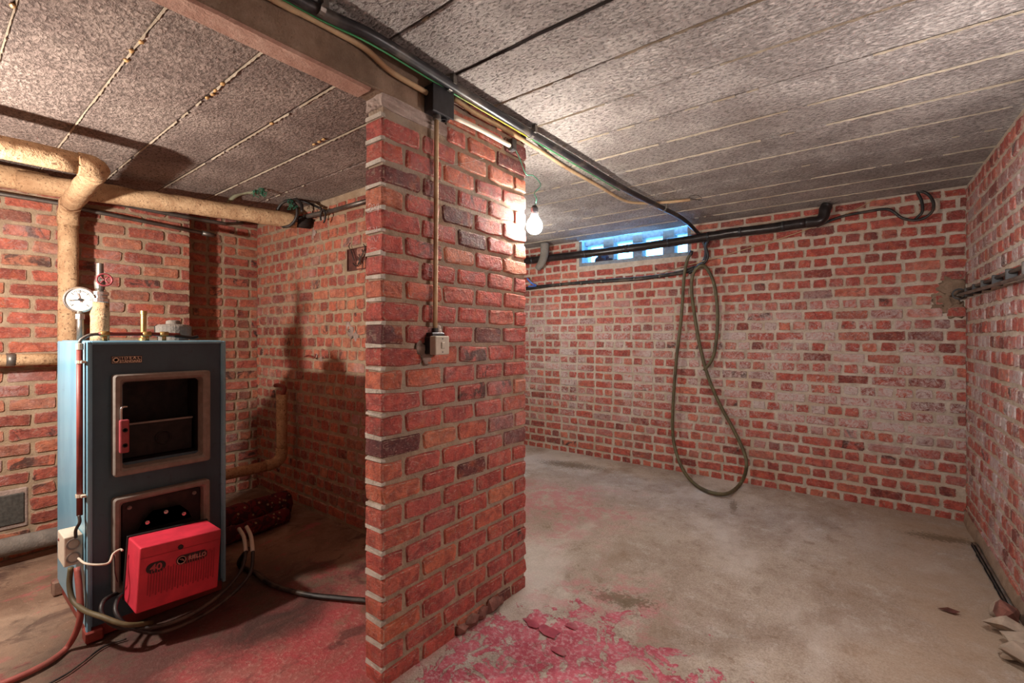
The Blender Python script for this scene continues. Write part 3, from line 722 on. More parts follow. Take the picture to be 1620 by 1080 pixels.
# cable joining bundle behind bend
tag(T('black_cable', [onY(1150, 367, YB-.05), onY(1128, 374, YB-.05), onY(1117, 388, YB-.055), onY(1120, 405, YB-.05), onY(1112, 418, YB-.045), onY(1090, 432, YB-.03)], .011, m_cable, seg=8), 'black cable looping off the wrapped pipe beside the window', 'cable')
tag(T('blue_cable', [onY(834, 440, YB-.12), onY(840, 447, YB-.11), onY(848, 452, YB-.06), onY(836, 453, YB-.06)], .009, m_blue, seg=8), 'bright blue cable end peeking out behind the partition', 'cable')
# hose
HB = YB-.05
A = [(1093, 401), (1087, 412), (1082, 440), (1078, 500), (1071, 560), (1066, 620), (1064, 670), (1067, 705), (1080, 742), (1100, 766), (1126, 779), (1152, 780), (1172, 764), (1181, 738), (1176, 712), (1158, 675), (1138, 638), (1120, 595), (1108, 550), (1099, 500), (1094, 455), (1098, 430), (1110, 420), (1120, 427), (1130, 450), (1135, 490), (1134, 530), (1128, 565), (1114, 586)]
P = []
for i, (x, y) in enumerate(A):
    off = .05
    if y > 700: off = .05+.16*min(1, (y-700)/60)
    if 1085 < x < 1112 and 20 <= i: off = .075
    P.append(onZ(x, y, .016) if y >= 760 else onY(x, y, YB-off))
t = thing('garden_hose', 'olive green hose hanging in long loops from the back wall down to the floor', 'hose', P[0])
T('hose', P, .0135, m_green, t, seg=10, smooth=5)
p = onY(1093, 400, YB-.05); L('end_fitting', p, (.35, 0, 1), [(.016, -.02), (.018, 0), (.014, .02)], m_black, t, 12)
# string
tag(T('thin_string', [onY(1040, 434, YB-.02), onY(1072, 424, YB-.02), onY(1112, 413, YB-.05), onY(1210, 385, YB-.03), onY(1290, 358, YB-.03), onY(1340, 338, YB-.02), onY(1386, 314, YB-.012)], .003, m_beige, seg=6), 'thin pale string strung across the upper back wall from the window to the right', 'string')
tag(T('black_cable', [onY(1292, 358, YB-.05), onY(1330, 343, YB-.03), onY(1370, 335, YB-.025), onY(1405, 331, YB-.025), onY(1428, 345, YB-.03), onY(1452, 348, YB-.05), onY(1472, 338, YB-.06), onY(1477, 322, YB-.05), onY(1468, 307, YB-.03), onY(1452, 303, YB-.025), onY(1458, 318, YB-.03), onY(1459, 335, YB-.035), onY(1448, 347, YB-.03)], .009, m_cable, seg=8), 'black cable curling in a loop near the right end of the back wall top', 'cable')
# rag on sill
bm = bmesh.new(); p = onY(951, 416, YB+.03); blob(bm, (p.x, YB+.045, WZ0+.06), .05, (1.15, .7, .95), .6, 4, 3); blob(bm, (p.x+.09, YB+.04, WZ0+.048), .018, (1.6, .6, .8), .6, 6, 2)
o = fin('rag', bm, plain('dark_rag', srgb(44, 34, 44), .9, var=.5)); tag(o, 'dark crumpled rag lying on the window sill at its left end', 'rag')
# corner pipes on the right wall
hz = 1.445
t = thing('corner_pipes', 'pair of thin dark pipes leaving a wall hole and running along the right wall', 'pipe', (.44, YB-.05, hz))
for k, (dz, dx, mm) in enumerate(((.012, 0, m_cable), (-.012, -.012, m_steel))):
    T('pipe', [(.445, YB+.03, hz+.004-k*.006), (.44, YB-.03, hz+dz*.3), (xr(3.95)-.03+dx, 3.93, hz+dz*.9), (xr(3.4)-.03+dx, 3.4, hz-.008+dz*1.3), (xr(2.6)-.03+dx, 2.6, hz-.018+dz*1.8), (xr(2.2)-.03+dx, 2.2, hz-.02+dz*1.8)], .009, mm, t, seg=8)
for Y in (3.85, 3.62, 3.4, 3.15, 2.9, 2.65):
    Bx('pipe_clip', (xr(Y)-.047, Y-.004, hz-.034), (xr(Y)-.008, Y+.004, hz+.020), m_cable, t, .003)
L('hole_sleeve', (.438, YB-.012, hz), (0, -1, 0), [(.036, -.02), (.036, .006), (.028, .006), (.026, -.018)], m_cable, wb, 20)
bm = bmesh.new()
for (px, py, r_, sd) in ((1505, 452, .06, 1), (1498, 480, .055, 2), (1512, 490, .045, 3), (1490, 465, .04, 6), (1518, 440, .03, 8), (1484, 486, .03, 9)):
    p = onY(px, py, YB-.002); blob(bm, p, r_, (1, .15, 1), .7, sd, 3)
tag(fin('cement_patch', bm, m_beam, wb, True), 'rough grey-brown cement patch around the pipe hole in the corner')
# slot pipe at the floor by the right wall
t = thing('floor_channel_pipe', 'thin dark pipes lying in a slot along the foot of the right wall', 'pipe', onZ(1575, 915, 0))
a, b = onZ(1543, 862, .004), onZ(1606, 972, .004)
Bm = bmesh.new(); dv = (b-a).normalized(); nv = Vector((dv.y, -dv.x, 0))
vs = []
for k in range(24):
    q = a.lerp(b, k/23); w_ = .020+.008*mnoise.noise(q*22)
    vs.append([Bm.verts.new(q+nv*-w_*1.0+Vector((0, 0, .0))), Bm.verts.new(q+nv*w_+Vector((0, 0, .001)))])
for A_, B_ in zip(vs, vs[1:]): Bm.faces.new((A_[0], A_[1], B_[1], B_[0]))
bmesh.ops.solidify(Bm, geom=Bm.faces[:], thickness=-.002)
fin('slot', Bm, m_soot, t)
T('pipe', sub([a+Vector((0, 0, .010)), b+Vector((0, 0, .010))], 6), .006, m_steel, t, smooth=0, seg=8)
T('pipe', sub([a+nv*.014+Vector((0, 0, .008)), b+nv*.012+Vector((0, 0, .008))], 6), .004, m_cable, t, smooth=0, seg=8)
# rubble
m_stone = plain('plaster_rubble', srgb(158, 142, 126), .95, var=.2, sc_=25, bump=.7, dirt=srgb(120, 98, 80))
lb = ['pale flat plaster lump topmost of the rubble by the right wall', 'pointed pale rubble lump jutting left at the foot of the right wall', 'brown rubble lump lying against the right wall', 'broken plaster slab lowest of the rubble at the right wall', 'small pale stone left of the lowest rubble slab', 'dark rubble lump in the middle of the heap at the right edge']
for i, (px, py, r_, sq, sd) in enumerate(((1590, 975, .045, (1, 1.1, .7), 3), (1592, 1003, .05, (1.3, .8, .7), 5), (1614, 990, .05, (.7, 1.1, 1), 7), (1618, 1052, .06, (1, 1.2, .5), 9), (1600, 1044, .02, (1.3, 1, .6), 11), (1616, 1025, .045, (1.1, .9, .6), 13))):
    p = onZ(px, py, 0); bm = bmesh.new(); hull(bm, (0, 0, 0), r_*1.15, sq, sd, 18)
    lo = min(v.co.z for v in bm.verts); 
    for v in bm.verts: v.co += Vector((min(p.x, xr(p.y)-.07), p.y, -lo*.8))
    for v in bm.verts: v.co.z = max(v.co.z, .0005)
    tag(fin('rubble_stone', bm, m_stone if i != 2 else m_rub), lb[i], 'rubble', 'rubble heap at the foot of the right wall')
p = onZ(1500, 968, 0); bm = bmesh.new(); q0 = [Vector((-.035, .005, 0)), Vector((.02, -.012, 0)), Vector((.04, .012, 0)), Vector((0, .016, 0))]
f = bm.faces.new([bm.verts.new(p+q+Vector((0, 0, .002+i*.004))) for i, q in enumerate(q0)]); bmesh.ops.solidify(bm, geom=[f], thickness=-.004)
tag(fin('brick_chip', bm, m_rub), 'small thin orange-brown chip lying alone on the concrete floor', 'chip')

# ------------------------------------------------------------ lagged pipes in the boiler room
EX, EY, EZ = -2.64, .489, 1.898
t = thing('lagged_pipe', 'cream lagged pipe under the ceiling that turns at an elbow and drops behind the boiler', 'pipe', (EX, EY, EZ))
T('horizontal_pipe', sub([(EX, -1.3, EZ+.004), (EX, EY-.06, EZ)], 24), .044, m_lag, t, smooth=0, seg=16, lump=.1)
T('elbow', [(EX, EY-.065, EZ), (EX, EY-.025, EZ), (EX-.03, EY, EZ), (EX-.08, EY+.003, EZ)], .046, m_lag, t, seg=16, lump=.1)
T('return_pipe', sub([(EX-.075, EY+.003, EZ), (-3.40, .52, EZ-.01)], 12), .045, m_lag, t, smooth=0, seg=16, lump=.14)
T('elbow', [(-3.39, .52, EZ-.01), (-3.45, .522, EZ-.02), (-3.49, .523, EZ-.06), (-3.50, .524, EZ-.11)], .047, m_lag, t, seg=16, lump=.15)
T('vertical_pipe', sub([(-3.50, .524, EZ-.10), (-3.50, .524, .85), (-3.50, .524, .5)], 14), .043, m_lag, t, smooth=0, seg=16, lump=.1)
t = thing('lagged_pipe', 'thick cream lagged pipe running left from behind the elbow near the ceiling', 'pipe', (-3.40, .3, 1.985))
T('pipe', sub([(-3.46, -1.2, 1.975), (-3.46, .0, 1.975), (-3.47, .44, 1.985)], 14), lambda s: .070-.016*s, m_lag, t, smooth=0, seg=16, lump=.08)
T('end_collar', [(-3.46, .06, 1.972), (-3.46, .10, 1.973)], .068, m_lag, t, smooth=0, seg=16, lump=.08)
Pa = Vector((-3.44, .33, 1.965)); Pb = onY(492, 353, YC-.01)
t = thing('lagged_pipe', 'long mottled lagged pipe running right from the elbow to the chamber end wall', 'pipe', Pa)
T('pipe', sub([Pa, Pb-(Pb-Pa).normalized()*.09], 40), lambda s: .052-.004*s, m_lag, t, smooth=0, seg=16, lump=.16)
T('torn_end', [Pb-(Pb-Pa).normalized()*.10, Pb], .043, m_soot, t, smooth=0, seg=12, lump=.5)
# low pipes at left
t = thing('lagged_pipe', 'short lagged pipe with a metal band at mid height left of the boiler', 'pipe', (-3.5, .3, 1.054))
T('pipe', sub([(-3.50, -.9, 1.054), (-3.5, .50, 1.05)], 14), .031, m_lag, t, smooth=0, seg=14, lump=.1)
T('metal_band', [onX(9, 569, -3.5), onX(24, 569, -3.5)], .034, m_steel, t, smooth=0, seg=14)
tag(T('floor_pipe', sub([(-3.49, -.9, .105), (-3.49, .30, .10), (-3.49, .9, .085)], 10), .046, m_conc, smooth=0, seg=14, lump=.12), 'fat grey plastered pipe lying low along the left wall behind the boiler', 'pipe')
# shadowed pipe right of boiler
t = thing('lagged_pipe', 'brown lagged pipe in the shade rising in the corner right of the boiler', 'pipe', (-3.2, 1.5, .36))
T('vertical_pipe', sub([(-3.2, 1.55, .40), (-3.2, 1.55, .775)], 8), .034, m_lag, t, smooth=0, seg=14, lump=.12)
T('elbow', [(-3.2, 1.55, .41), (-3.2, 1.545, .35), (-3.2, 1.50, .315), (-3.2, 1.44, .31)], .037, m_lag, t, seg=14, lump=.12)
T('horizontal_pipe', sub([(-3.2, 1.45, .31), (-3.2, .6, .30)], 8), .034, m_lag, t, smooth=0, seg=14, lump=.1)
T('stub', [(-3.2, 1.55, .76), (-3.2, 1.57, .82), (-3.3, 1.58, .83), (-3.36, 1.58, .825)], .014, m_rust, t, seg=8)
# thin steel pipes high on the wall
t = thing('steel_pipe', 'thin grey steel pipe along the left wall with a coupling on its right end', 'pipe', onX(200, 345, XE+.035))
T('pipe', sub([onX(0, 306.6, XE+.035)+Vector((0, -.6, .012)), onX(0, 306.6, XE+.035), onX(98.5, 322.5, XE+.035), onX(135.4, 332, XE+.035), onX(328, 370, XE+.035)], 2), .011, m_steel, t, smooth=0, seg=10)
T('coupling', [onX(320, 368.5, XE+.035), onX(338, 372, XE+.035)], .0155, m_steel, t, smooth=0, seg=10)
tag(T('steel_pipe', [onX(140, 312, XE+.03), onX(250, 335, XE+.03), onX(345, 352, XE+.03), onX(360, 354, XE+.01), onX(383, 353, XD+.03)], .012, m_steel, seg=10), 'thin grey steel pipe tucked under the mottled lagged pipe', 'pipe')
# clutter at the end wall under ceiling
yk = YC-.05
t = thing('steel_pipe', 'rusty thin pipe high on the chamber end wall with an elbow and clip', 'pipe', onY(516, 335, yk))
T('pipe', [onY(590, 315, YC-.03), onY(516, 335.7, YC-.03)], .013, m_steel, t, smooth=0, seg=10)
T('pipe', [onY(518, 335, YC-.03), onY(500, 339, yk), onY(482, 343, yk)], .015, m_steel, t, seg=10)
T('clip', [onY(514, 331, YC-.03), onY(516, 339, YC-.03)], .016, m_brass, t, smooth=0, seg=8)
rc = onY(454, 338, YC-.16); rp = []
for k in range(25):
    an = 2*math.pi*k/24; rp.append(rc+Vector((math.cos(an)*.083*.9+math.sin(an)*.01, math.cos(an)*.03, math.sin(an)*.083)))
t = thing('cable_coil', 'dark cable coiled into a ring hanging under the ceiling in the boiler room', 'cable', rc)
T('ring', rp, .010, m_cable, t, smooth=0, seg=8, closed=True)
T('tail', [onY(410, 304, YC-.25), onY(440, 312, YC-.16), onY(463, 313, YC-.14), onY(476, 322, YC-.14), onY(478, 335, YC-.15)], .010, m_cable, t, seg=8)
T('tail', [onY(463, 312, YC-.14), onY(490, 322, YC-.06), onY(508, 330, YC-.05)], .008, m_cable, t, seg=8)
P = [onY(361, 326, YC-.42), onY(363, 318, YC-.42), onY(376, 308, YC-.40), onY(392, 304, YC-.38), onY(404, 305, YC-.36), onY(440, 316, YC-.2)]
t = thing('flexible_tube', 'pale green bent tube end beside the ceiling cable ring', 'tube', P[2]); T('tube', P[:5], .012, plain('pale_green_tube', srgb(132, 134, 110), .5, dirt=srgb(100, 90, 70)), t, seg=10)
bm = bmesh.new()
for k in range(14):
    c = onY(410+random.uniform(-7, 7), 303+random.uniform(-5, 5), YC-.37); q = [c+Vector([random.uniform(-.02, .02) for _ in range(3)]) for _ in range(4)]; tube(bm, q, .002, 4, 3)
for k in range(14):
    c = onY(463+random.uniform(-6, 6), 322+random.uniform(-6, 6), YC-.15); q = [c+Vector([random.uniform(-.02, .02) for _ in range(3)]) for _ in range(4)]; tube(bm, q, .002, 4, 3)
o = fin('wire_strands', bm, m_gwire, t, True); o['kind'] = 'stuff'
rc = onY(511, 342, YC-.06); tag(T('cable_loop', [rc+Vector((math.cos(a_/3)*.028, 0, math.sin(a_/3)*.042)) for a_ in range(-4, 12)], .006, m_cable, seg=6), 'small dark cable loop hanging against the chamber end wall', 'cable')
# open wall box with wires
a = onY(551, 395, YC); b = onY(581, 425, YC); x0_, x1_, z1_, z0_ = a.x, b.x, a.z, b.z
t = thing('wall_box', 'open sunken electrical box with loose wires beside the partition end', 'electrical box', (x0_, YC, z0_))
mw = plain('rusty_box', srgb(92, 50, 42), .8, var=.3)
bm = bmesh.new(); box(bm, (x0_, YC-.010, z0_), (x0_+.006, YC+.03, z1_)); box(bm, (x1_-.006, YC-.01, z0_), (x1_, YC+.03, z1_)); box(bm, (x0_, YC-.01, z0_), (x1_, YC+.03, z0_+.006)); box(bm, (x0_, YC-.01, z1_-.006), (x1_, YC+.03, z1_)); box(bm, (x0_, YC-.002, z0_), (x1_, YC+.002, z1_)); fin('frame', bm, mw, t)
for pl in ([(560, 412), (556, 398), (552, 390), (554, 384)], [(566, 418), (572, 405), (577, 392), (575, 386)], [(558, 416), (564, 421), (570, 412), (568, 402)], [(571, 418), (568, 410), (574, 402), (573, 394)]):
    T('wire', [onY(x, y, YC-.02) for x, y in pl], .0028, m_cable, t, seg=6)
bm = bmesh.new()
for (px, py, r_, sd) in ((556, 524, .035, 1), (563, 534, .03, 2), (551, 515, .02, 3), (502, 562, .02, 4), (508, 568, .018, 5), (497, 370, .03, 6), (510, 352, .03, 7)):
    p = onY(px, py, YC-.001); blob(bm, p, r_, (1, .25, 1.2), .6, sd)
tag(fin('plaster_patch', bm, m_plaster, wc, True), 'small pale plaster repairs on the chamber end wall')
L('bolt_hole', onY(553, 523, YC-.008), (0, -1, 0), [(.010, -.004), (.010, .003), (.007, .003), (.006, -.003)], m_soot, wc, 12)
T('hook', [onY(482, 564, YC), onY(488, 562, YC-.03), onY(496, 566, YC-.03), onY(500, 560, YC-.02)], .005, m_rust, wc, seg=6)
# hatch plate at left
t = thing('soot_hatch', 'dark grey metal hatch plate let into the left wall near the floor', 'hatch', (XE, .25, .18))
Bx('frame', (XE-.02, .125, .155), (XE+.008, .380, .365), m_plaster, t, .006); Bx('plate', (XE+.004, .14, .18), (XE+.016, .366, .34), plain('cast_plate', srgb(84, 84, 80), .6, .3, var=.3, bump=.8, sc_=60), t, .004)
# rug bundle
def rug_mat():
    m = M('rug', .95); n = m.noise(18, 4, None, .6, 1.5); v = m.voro(26)
    c = m.mix(m.smooth(n, .45, .55), srgb(104, 28, 34), srgb(60, 24, 30)); c = m.mix(m.smooth(v, .22, .16), c, srgb(150, 120, 90)); return m.done(c, m.bump(m.noise(200, 2), .6, .003))
m_rug = rug_mat(); t = thing('rolled_rug', 'dark red patterned rug bundled on the floor in the shade behind the boiler', 'rug', (-2.95, 1.3, 0))
T('roll', [(-3.02, .80, .075), (-3.03, 1.05, .08), (-3.05, 1.3, .08), (-3.08, 1.52, .075)], .075, m_rug, t, seg=16, lump=.22)
T('fold', [(-2.88, .85, .045), (-2.87, 1.05, .05), (-2.90, 1.25, .045), (-2.94, 1.45, .04)], .045, m_rug, t, seg=14, lump=.3)

# ------------------------------------------------------------ boiler
def enamel(name, a, b, dk, rough):
    m = M(name, rough); n = m.noise(3, 6, m.scale(m.pos, (1, 1, .35)), .65, .6); n2 = m.noise(26, 5, None, .7); c = m.mix(m.smooth(n, .3, .7), a, b)
    c = m.mix(m.smooth(n2, .58, .75, 0, .45), c, dk); return m.done(c, m.bump(n2, .12, .002))
m_side = enamel('blue_enamel', srgb(104, 158, 186), srgb(136, 188, 208), srgb(76, 100, 112), .30)
m_front = enamel('dark_blue_enamel', srgb(48, 76, 92), srgb(62, 94, 110), srgb(34, 44, 50), .32)
m_frame = plain('grey_cast_frame', srgb(134, 128, 120), .55, .1, var=.15, bump=.3)
m_dark = plain('dark_iron', srgb(30, 26, 26), .6, .2, var=.4, bump=.4, dirt=srgb(54, 40, 34))
XF, XBk, Y0, Y1, ZT = -2.364, -2.95, .405, .888, 1.152
t = boiler = thing('boiler', 'tall blue enamelled boiler with a dark glazed front door and gauge on top', 'boiler', (-2.65, .65, 0))
Bx('side_panel', (XBk, Y0, .055), (XF-.004, Y0+.018, ZT), m_side, t, .004, 2)['label'] = 'light blue side panel'
Bx('side_panel', (XBk, Y1-.018, .055), (XF-.004, Y1, ZT), m_side, t, .004, 2)['label'] = 'light blue side panel'
Bx('back_panel', (XBk, Y0+.018, .055), (XBk+.016, Y1-.018, ZT-.004), m_side, t, .002)
Bx('top_panel', (XBk+.002, Y0+.014, ZT-.012), (XF-.012, Y1-.014, ZT+.003), m_side, t, .003)
# rims and front panel made of four boards around the two door openings
bm = bmesh.new(); box(bm, (XF-.03, Y0, .04), (XF, Y0+.014, ZT), .003); box(bm, (XF-.03, Y1-.014, .04), (XF, Y1, ZT), .003); box(bm, (XF-.03, Y0+.0145, ZT-.010), (XF-.001, Y1-.0145, ZT), .002); fin('front_rim', bm, m_side, t)
A0, A1, B0, B1 = .516, .786, .665, .99
bm = bmesh.new(); xf = XF-.014
box(bm, (xf-.012, Y0+.014, B1), (xf, Y1-.014, ZT-.01)); box(bm, (xf-.012, Y0+.014, .05), (xf, Y1-.014, B0)); box(bm, (xf-.012, Y0+.014, B0), (xf, A0, B1)); box(bm, (xf-.012, A1, B0), (xf, Y1-.014, B1))
fin('front_panel', bm, m_front, t)['label'] = 'dark blue front panel'
Bx('plinth', (XBk+.03, Y0+.01, .0), (XF-.02, Y1-.01, .056), m_rust, t, .003)
bm = bmesh.new(); box(bm, (XBk-.01, Y0-.02, .0), (XBk+.04, Y0+.02, .065), .006); fin('foot', bm, m_rub, t)
bm = bmesh.new(); box(bm, (XF-.06, Y0-.004, 0), (XF+.01, Y0+.05, .045), .006); fin('foot', bm, m_rust, t)
# upper door frame
def frame(name, ya, yb, za, zb, wi, x0_, x1_, mat):
    bm = bmesh.new()
    def loop(i, x, r):
        yy0, yy1, zz0, zz1 = ya+i, yb-i, za+i, zb-i; P_ = []
        for (cy, cz, a0) in ((yy1-r, zz1-r, 0), (yy0+r, zz1-r, 90), (yy0+r, zz0+r, 180), (yy1-r, zz0+r, 270)):
            for k in range(5):
                a_ = math.radians(a0+k*22.5); P_.append(bm.verts.new((x, cy+math.cos(a_)*r, cz+math.sin(a_)*r)))
        return P_
    R_ = [loop(0, x0_, .012), loop(0, x1_-.005, .012), loop(.005, x1_, .010), loop(wi*.55, x1_, .010), loop(wi*.8, x1_-.008, .012), loop(wi, x0_, .016), loop(wi, x0_-.01, .016)]
    for A_, B_ in zip(R_, R_[1:]):
        for k in range(20): bm.faces.new((A_[k], A_[(k+1) % 20], B_[(k+1) % 20], B_[k]))
    return fin(name, bm, mat, t)
door = frame('upper_door', .480, .816, .620, 1.022, .034, xf, XF+.026, m_frame)
bm = bmesh.new(); r0, r1 = xf-.002, xf-.15
for a_, b_ in (((r1-.004, A0, B0), (r1, A1, B1)), ((r1, A0-.006, B0-.006), (r0, A0, B1+.006)), ((r1, A1, B0-.006), (r0, A1+.006, B1+.006)), ((r1, A0, B1), (r0, A1, B1+.006)), ((r1, A0, B0-.006), (r0, A1, B0))): box(bm, a_, b_)
fin('door_cavity', bm, m_dark, t)
Bx('baffle_plate', (xf-.06, A0+.012, B0+.004), (xf-.054, A1-.012, .812), m_dark, t, .002)
L('baffle_ring', (xf-.052, .665, .735), (1, 0, 0), [(.030, -.002), (.030, .004), (.027, .006), (.024, .004), (.024, -.002)], m_dark, t, 28)
Bx('baffle_lip', (xf-.054, A0+.012, .806), (xf-.045, A1-.012, .814), m_frame, t, .001)
hd = Bx('door_handle', (XF+.026, .494, .715), (XF+.048, .524, .845), m_redp, t, .005, 2); hd['label'] = 'faded red handle plate'
for zz in (.745, .805): L('rivet', (XF+.048, .510, zz), (1, 0, 0), [(.0085, 0), (.0085, .002), (.005, .001), (.004, -.004)], m_dark, hd, 12)
T('latch_hook', [(XF+.03, .502, .84), (XF+.03, .502, .885), (XF+.028, .508, .893), (XF+.02, .522, .893)], .0045, m_chrome, hd, seg=8)
# lower door
frame('lower_door', .480, .816, .160, .535, .030, xf, XF+.022, m_frame)
Bx('burner_plate', (xf-.001, .510, .190), (xf+.008, .786, .506), m_dark, t, .003)
for yy_, zz in ((.535, .482), (.762, .482), (.535, .215), (.762, .215)): L('bolt', (xf+.008, yy_, zz), (1, 0, 0), [(.008, 0), (.008, .004), (.005, .004), (.005, .008)], m_steel, t, 12)
# nameplate
npl = Bx('nameplate', (xf, .480, 1.064), (xf+.004, .578, 1.094), plain('brown_black_plate', srgb(46, 34, 32), .4), t, .001); npl['label'] = 'small dark maker plate with pale lettering'
def text(s, loc, size, mat, parent, name='lettering', ex=.0006, roll=0, bold=0, sx=1):
    cu = bpy.data.curves.new('t', 'FONT'); cu.body = s; cu.size = size; cu.extrude = ex; cu.align_x = 'CENTER'; cu.align_y = 'CENTER'; cu.offset = bold
    o = bpy.data.objects.new('t', cu); C.objects.link(o); dg = bpy.context.evaluated_depsgraph_get(); dg.update()
    me = bpy.data.meshes.new_from_object(o.evaluated_get(dg)); bpy.data.objects.remove(o)
    rot = Matrix(((0, 0, 1, 0), (1, 0, 0, 0), (0, 1, 0, 0), (0, 0, 0, 1)))
    mt = Matrix.Translation(Vector(loc))@Matrix.Rotation(roll, 4, 'X')@rot@Matrix.Diagonal((sx, 1, 1, 1)); me.transform(mt)
    bm = bmesh.new(); bm.from_mesh(me); return fin(name, bm, mat, parent)
m_let = plain('pale_lettering', srgb(230, 214, 190), .5)
text('I D E A L', (xf+.0045, .541, 1.0855), .0155, m_let, npl, sx=1.0); text('STANDARD', (xf+.0045, .541, 1.0725), .0135, m_let, npl, bold=.0002)
bm = bmesh.new(); lathe(bm, (xf+.004, .494, 1.079), (1, 0, 0), [(.0095, 0), (.0095, .001), (.006, .001), (.006, 0)], 20); box(bm, (xf+.0035, .489, 1.0845), (xf+.005, .499, 1.0862))
for a_, b_ in (((xf+.0035, .482, 1.0665), (xf+.0048, .576, 1.0675)), ((xf+.0035, .482, 1.0905), (xf+.0048, .576, 1.0915)), ((xf+.0035, .482, 1.0665), (xf+.0048, .483, 1.0915)), ((xf+.0035, .575, 1.0665), (xf+.0048, .576, 1.0915)), ((xf+.0035, .506, 1.0665), (xf+.0048, .507, 1.0915))): box(bm, a_, b_)
fin('emblem', bm, m_let, npl)
# red-brown conduit on corner
cx, cy = -2.392, .390
T('corner_conduit', [(cx, cy, .49), (cx, cy, 1.125)], .0095, m_rust, t, smooth=0, seg=12)['label'] = 'rust-red conduit up the boiler corner'
L('conduit_cap', (cx, cy, 1.122), (0, 0, 1), [(.0115, 0), (.0115, .022), (.008, .024)], m_white, t, 14)
for zz in (.565, 1.075):
    bm = bmesh.new(); tube(bm, [(cx, cy, zz-.006), (cx, cy, zz+.006)], .0125, 12, 0); box(bm, (cx, cy, zz-.004), (cx+.03, cy+.014, zz+.004)); fin('conduit_clip', bm, m_white, t)
T('capillary', [(cx, cy, 1.14), (cx+.002, cy+.004, 1.16), (cx, cy+.03, 1.178), (cx-.004, cy+.06, 1.182)], .006, m_steel, t, seg=8)
# top pipework
T('top_pipe', [(cx-.004, cy+.055, 1.182), (cx-.01, .60, 1.183), (cx-.02, .72, 1.180)], .0075, m_rust, t, seg=10)
for yy_ in (.465, .60, .66):
    bm = bmesh.new(); tube(bm, [(cx-.008, yy_-.014, 1.182), (cx-.008, yy_+.014, 1.182)], .0115, 10, 0); tube(bm, [(cx-.008, yy_, 1.182), (cx-.008, yy_, 1.152)], .008, 10, 0); fin('pipe_tee', bm, m_brass, t, True)
T('black_lever', [(cx-.015, .70, 1.176), (cx-.015, .76, 1.168), (cx-.02, .79, 1.172)], .007, m_cable, t, seg=8)
# gauge
g = onX(127, 474, -2.75); T('gauge_stem', sub([(g.x, g.y, 1.15), (g.x, g.y, g.z-.05)], 2), .012, m_steel, t, smooth=0, seg=10)
L('stem_nut', (g.x, g.y, g.z-.085), (0, 0, 1), [(.017, 0), (.017, .022)], m_chrome, t, 6)
gax = Vector((1, -.32, 0)).normalized(); gc = Vector(g)
gg = L('gauge', gc-gax*.02, gax, [(.052, 0), (.056, .006), (.056, .026), (.050, .030), (.048, .024)], m_chrome, t, 32)
m_dial = plain('dial_white', srgb(226, 222, 210), .5, var=.04)
L('dial', gc-gax*.02, gax, [(.048, .020), (.048, .0255)], m_dial, gg, 32)
gu = Vector((0, 0, 1)).cross(gax).normalized()
bm = bmesh.new()
for k in range(31):
    an = math.radians(225-270*k/30); d_ = gu*math.cos(an)+Vector((0, 0, math.sin(an))); r_ = .034 if k % 5 else .030
    tube(bm, [gc+gax*.0065+d_*r_, gc+gax*.0065+d_*.042], .0006 if k % 5 else .0011, 4, 0)
fin('scale_marks', bm, m_dark, gg)
for an, mm, ln in ((188, m_dark, .036), (105, m_redp, .030)):
    d_ = gu*math.cos(math.radians(an))+Vector((0, 0, math.sin(math.radians(an)))); T('needle', [gc+gax*.009-d_*.012, gc+gax*.009+d_*ln], .0014, mm, gg, smooth=0, seg=5)
L('needle_hub', gc+gax*.006, gax, [(.006, 0), (.006, .006)], m_dark, gg, 12)
# valve stack
vx, vy = -2.75, .5155
T('lagged_riser', sub([(vx, vy, 1.152), (vx, vy, 1.325)], 6), .034, m_lag, t, smooth=0, seg=16, lump=.1)
L('union', (vx, vy, 1.322), (0, 0, 1), [(.030, 0), (.034, .006), (.034, .02), (.027, .024), (.027, .034), (.032, .038), (.032, .05), (.020, .056)], m_chrome, t, 20)
L('valve_body', (vx, vy, 1.376), (0, 0, 1), [(.012, 0), (.018, .012), (.02, .04), (.014, .06), (.0135, .125)], m_steel, t, 16)
hw = Vector((vx+.045, vy+.008, 1.425)); T('valve_stem', [(vx, vy, 1.425), hw], .005, m_steel, t, smooth=0, seg=8)
rp = [hw+Vector((0, math.cos(k*math.pi/12)*.026, math.sin(k*math.pi/12)*.026)) for k in range(25)]
bm = bmesh.new(); tube(bm, rp, .0042, 8, 0, closed=True)
for k in range(4):
    an = math.pi/4+k*math.pi/2; tube(bm, [hw, hw+Vector((0, math.cos(an)*.026, math.sin(an)*.026))], .003, 6, 0)
fin('hand_wheel', bm, m_redp, t, True)['label'] = 'faded red hand wheel'
a_ = onX(227, 530, -2.6); L('vent_tube', (a_.x, a_.y, 1.153), (0, 0, 1), [(.018, 0), (.018, .012), (.011, .016), (.011, .118), (.013, .12), (.013, .135), (.008, .135)], m_brass, t, 14)
a_ = onX(274, 530, -2.60); L('round_lid', (a_.x, a_.y, 1.153), (0, 0, 1), [(.060, 0), (.060, .018), (.070, .022), (.072, .066), (.062, .074), (.03, .078), (.028, .092), (.02, .096)], m_conc, t, 26)

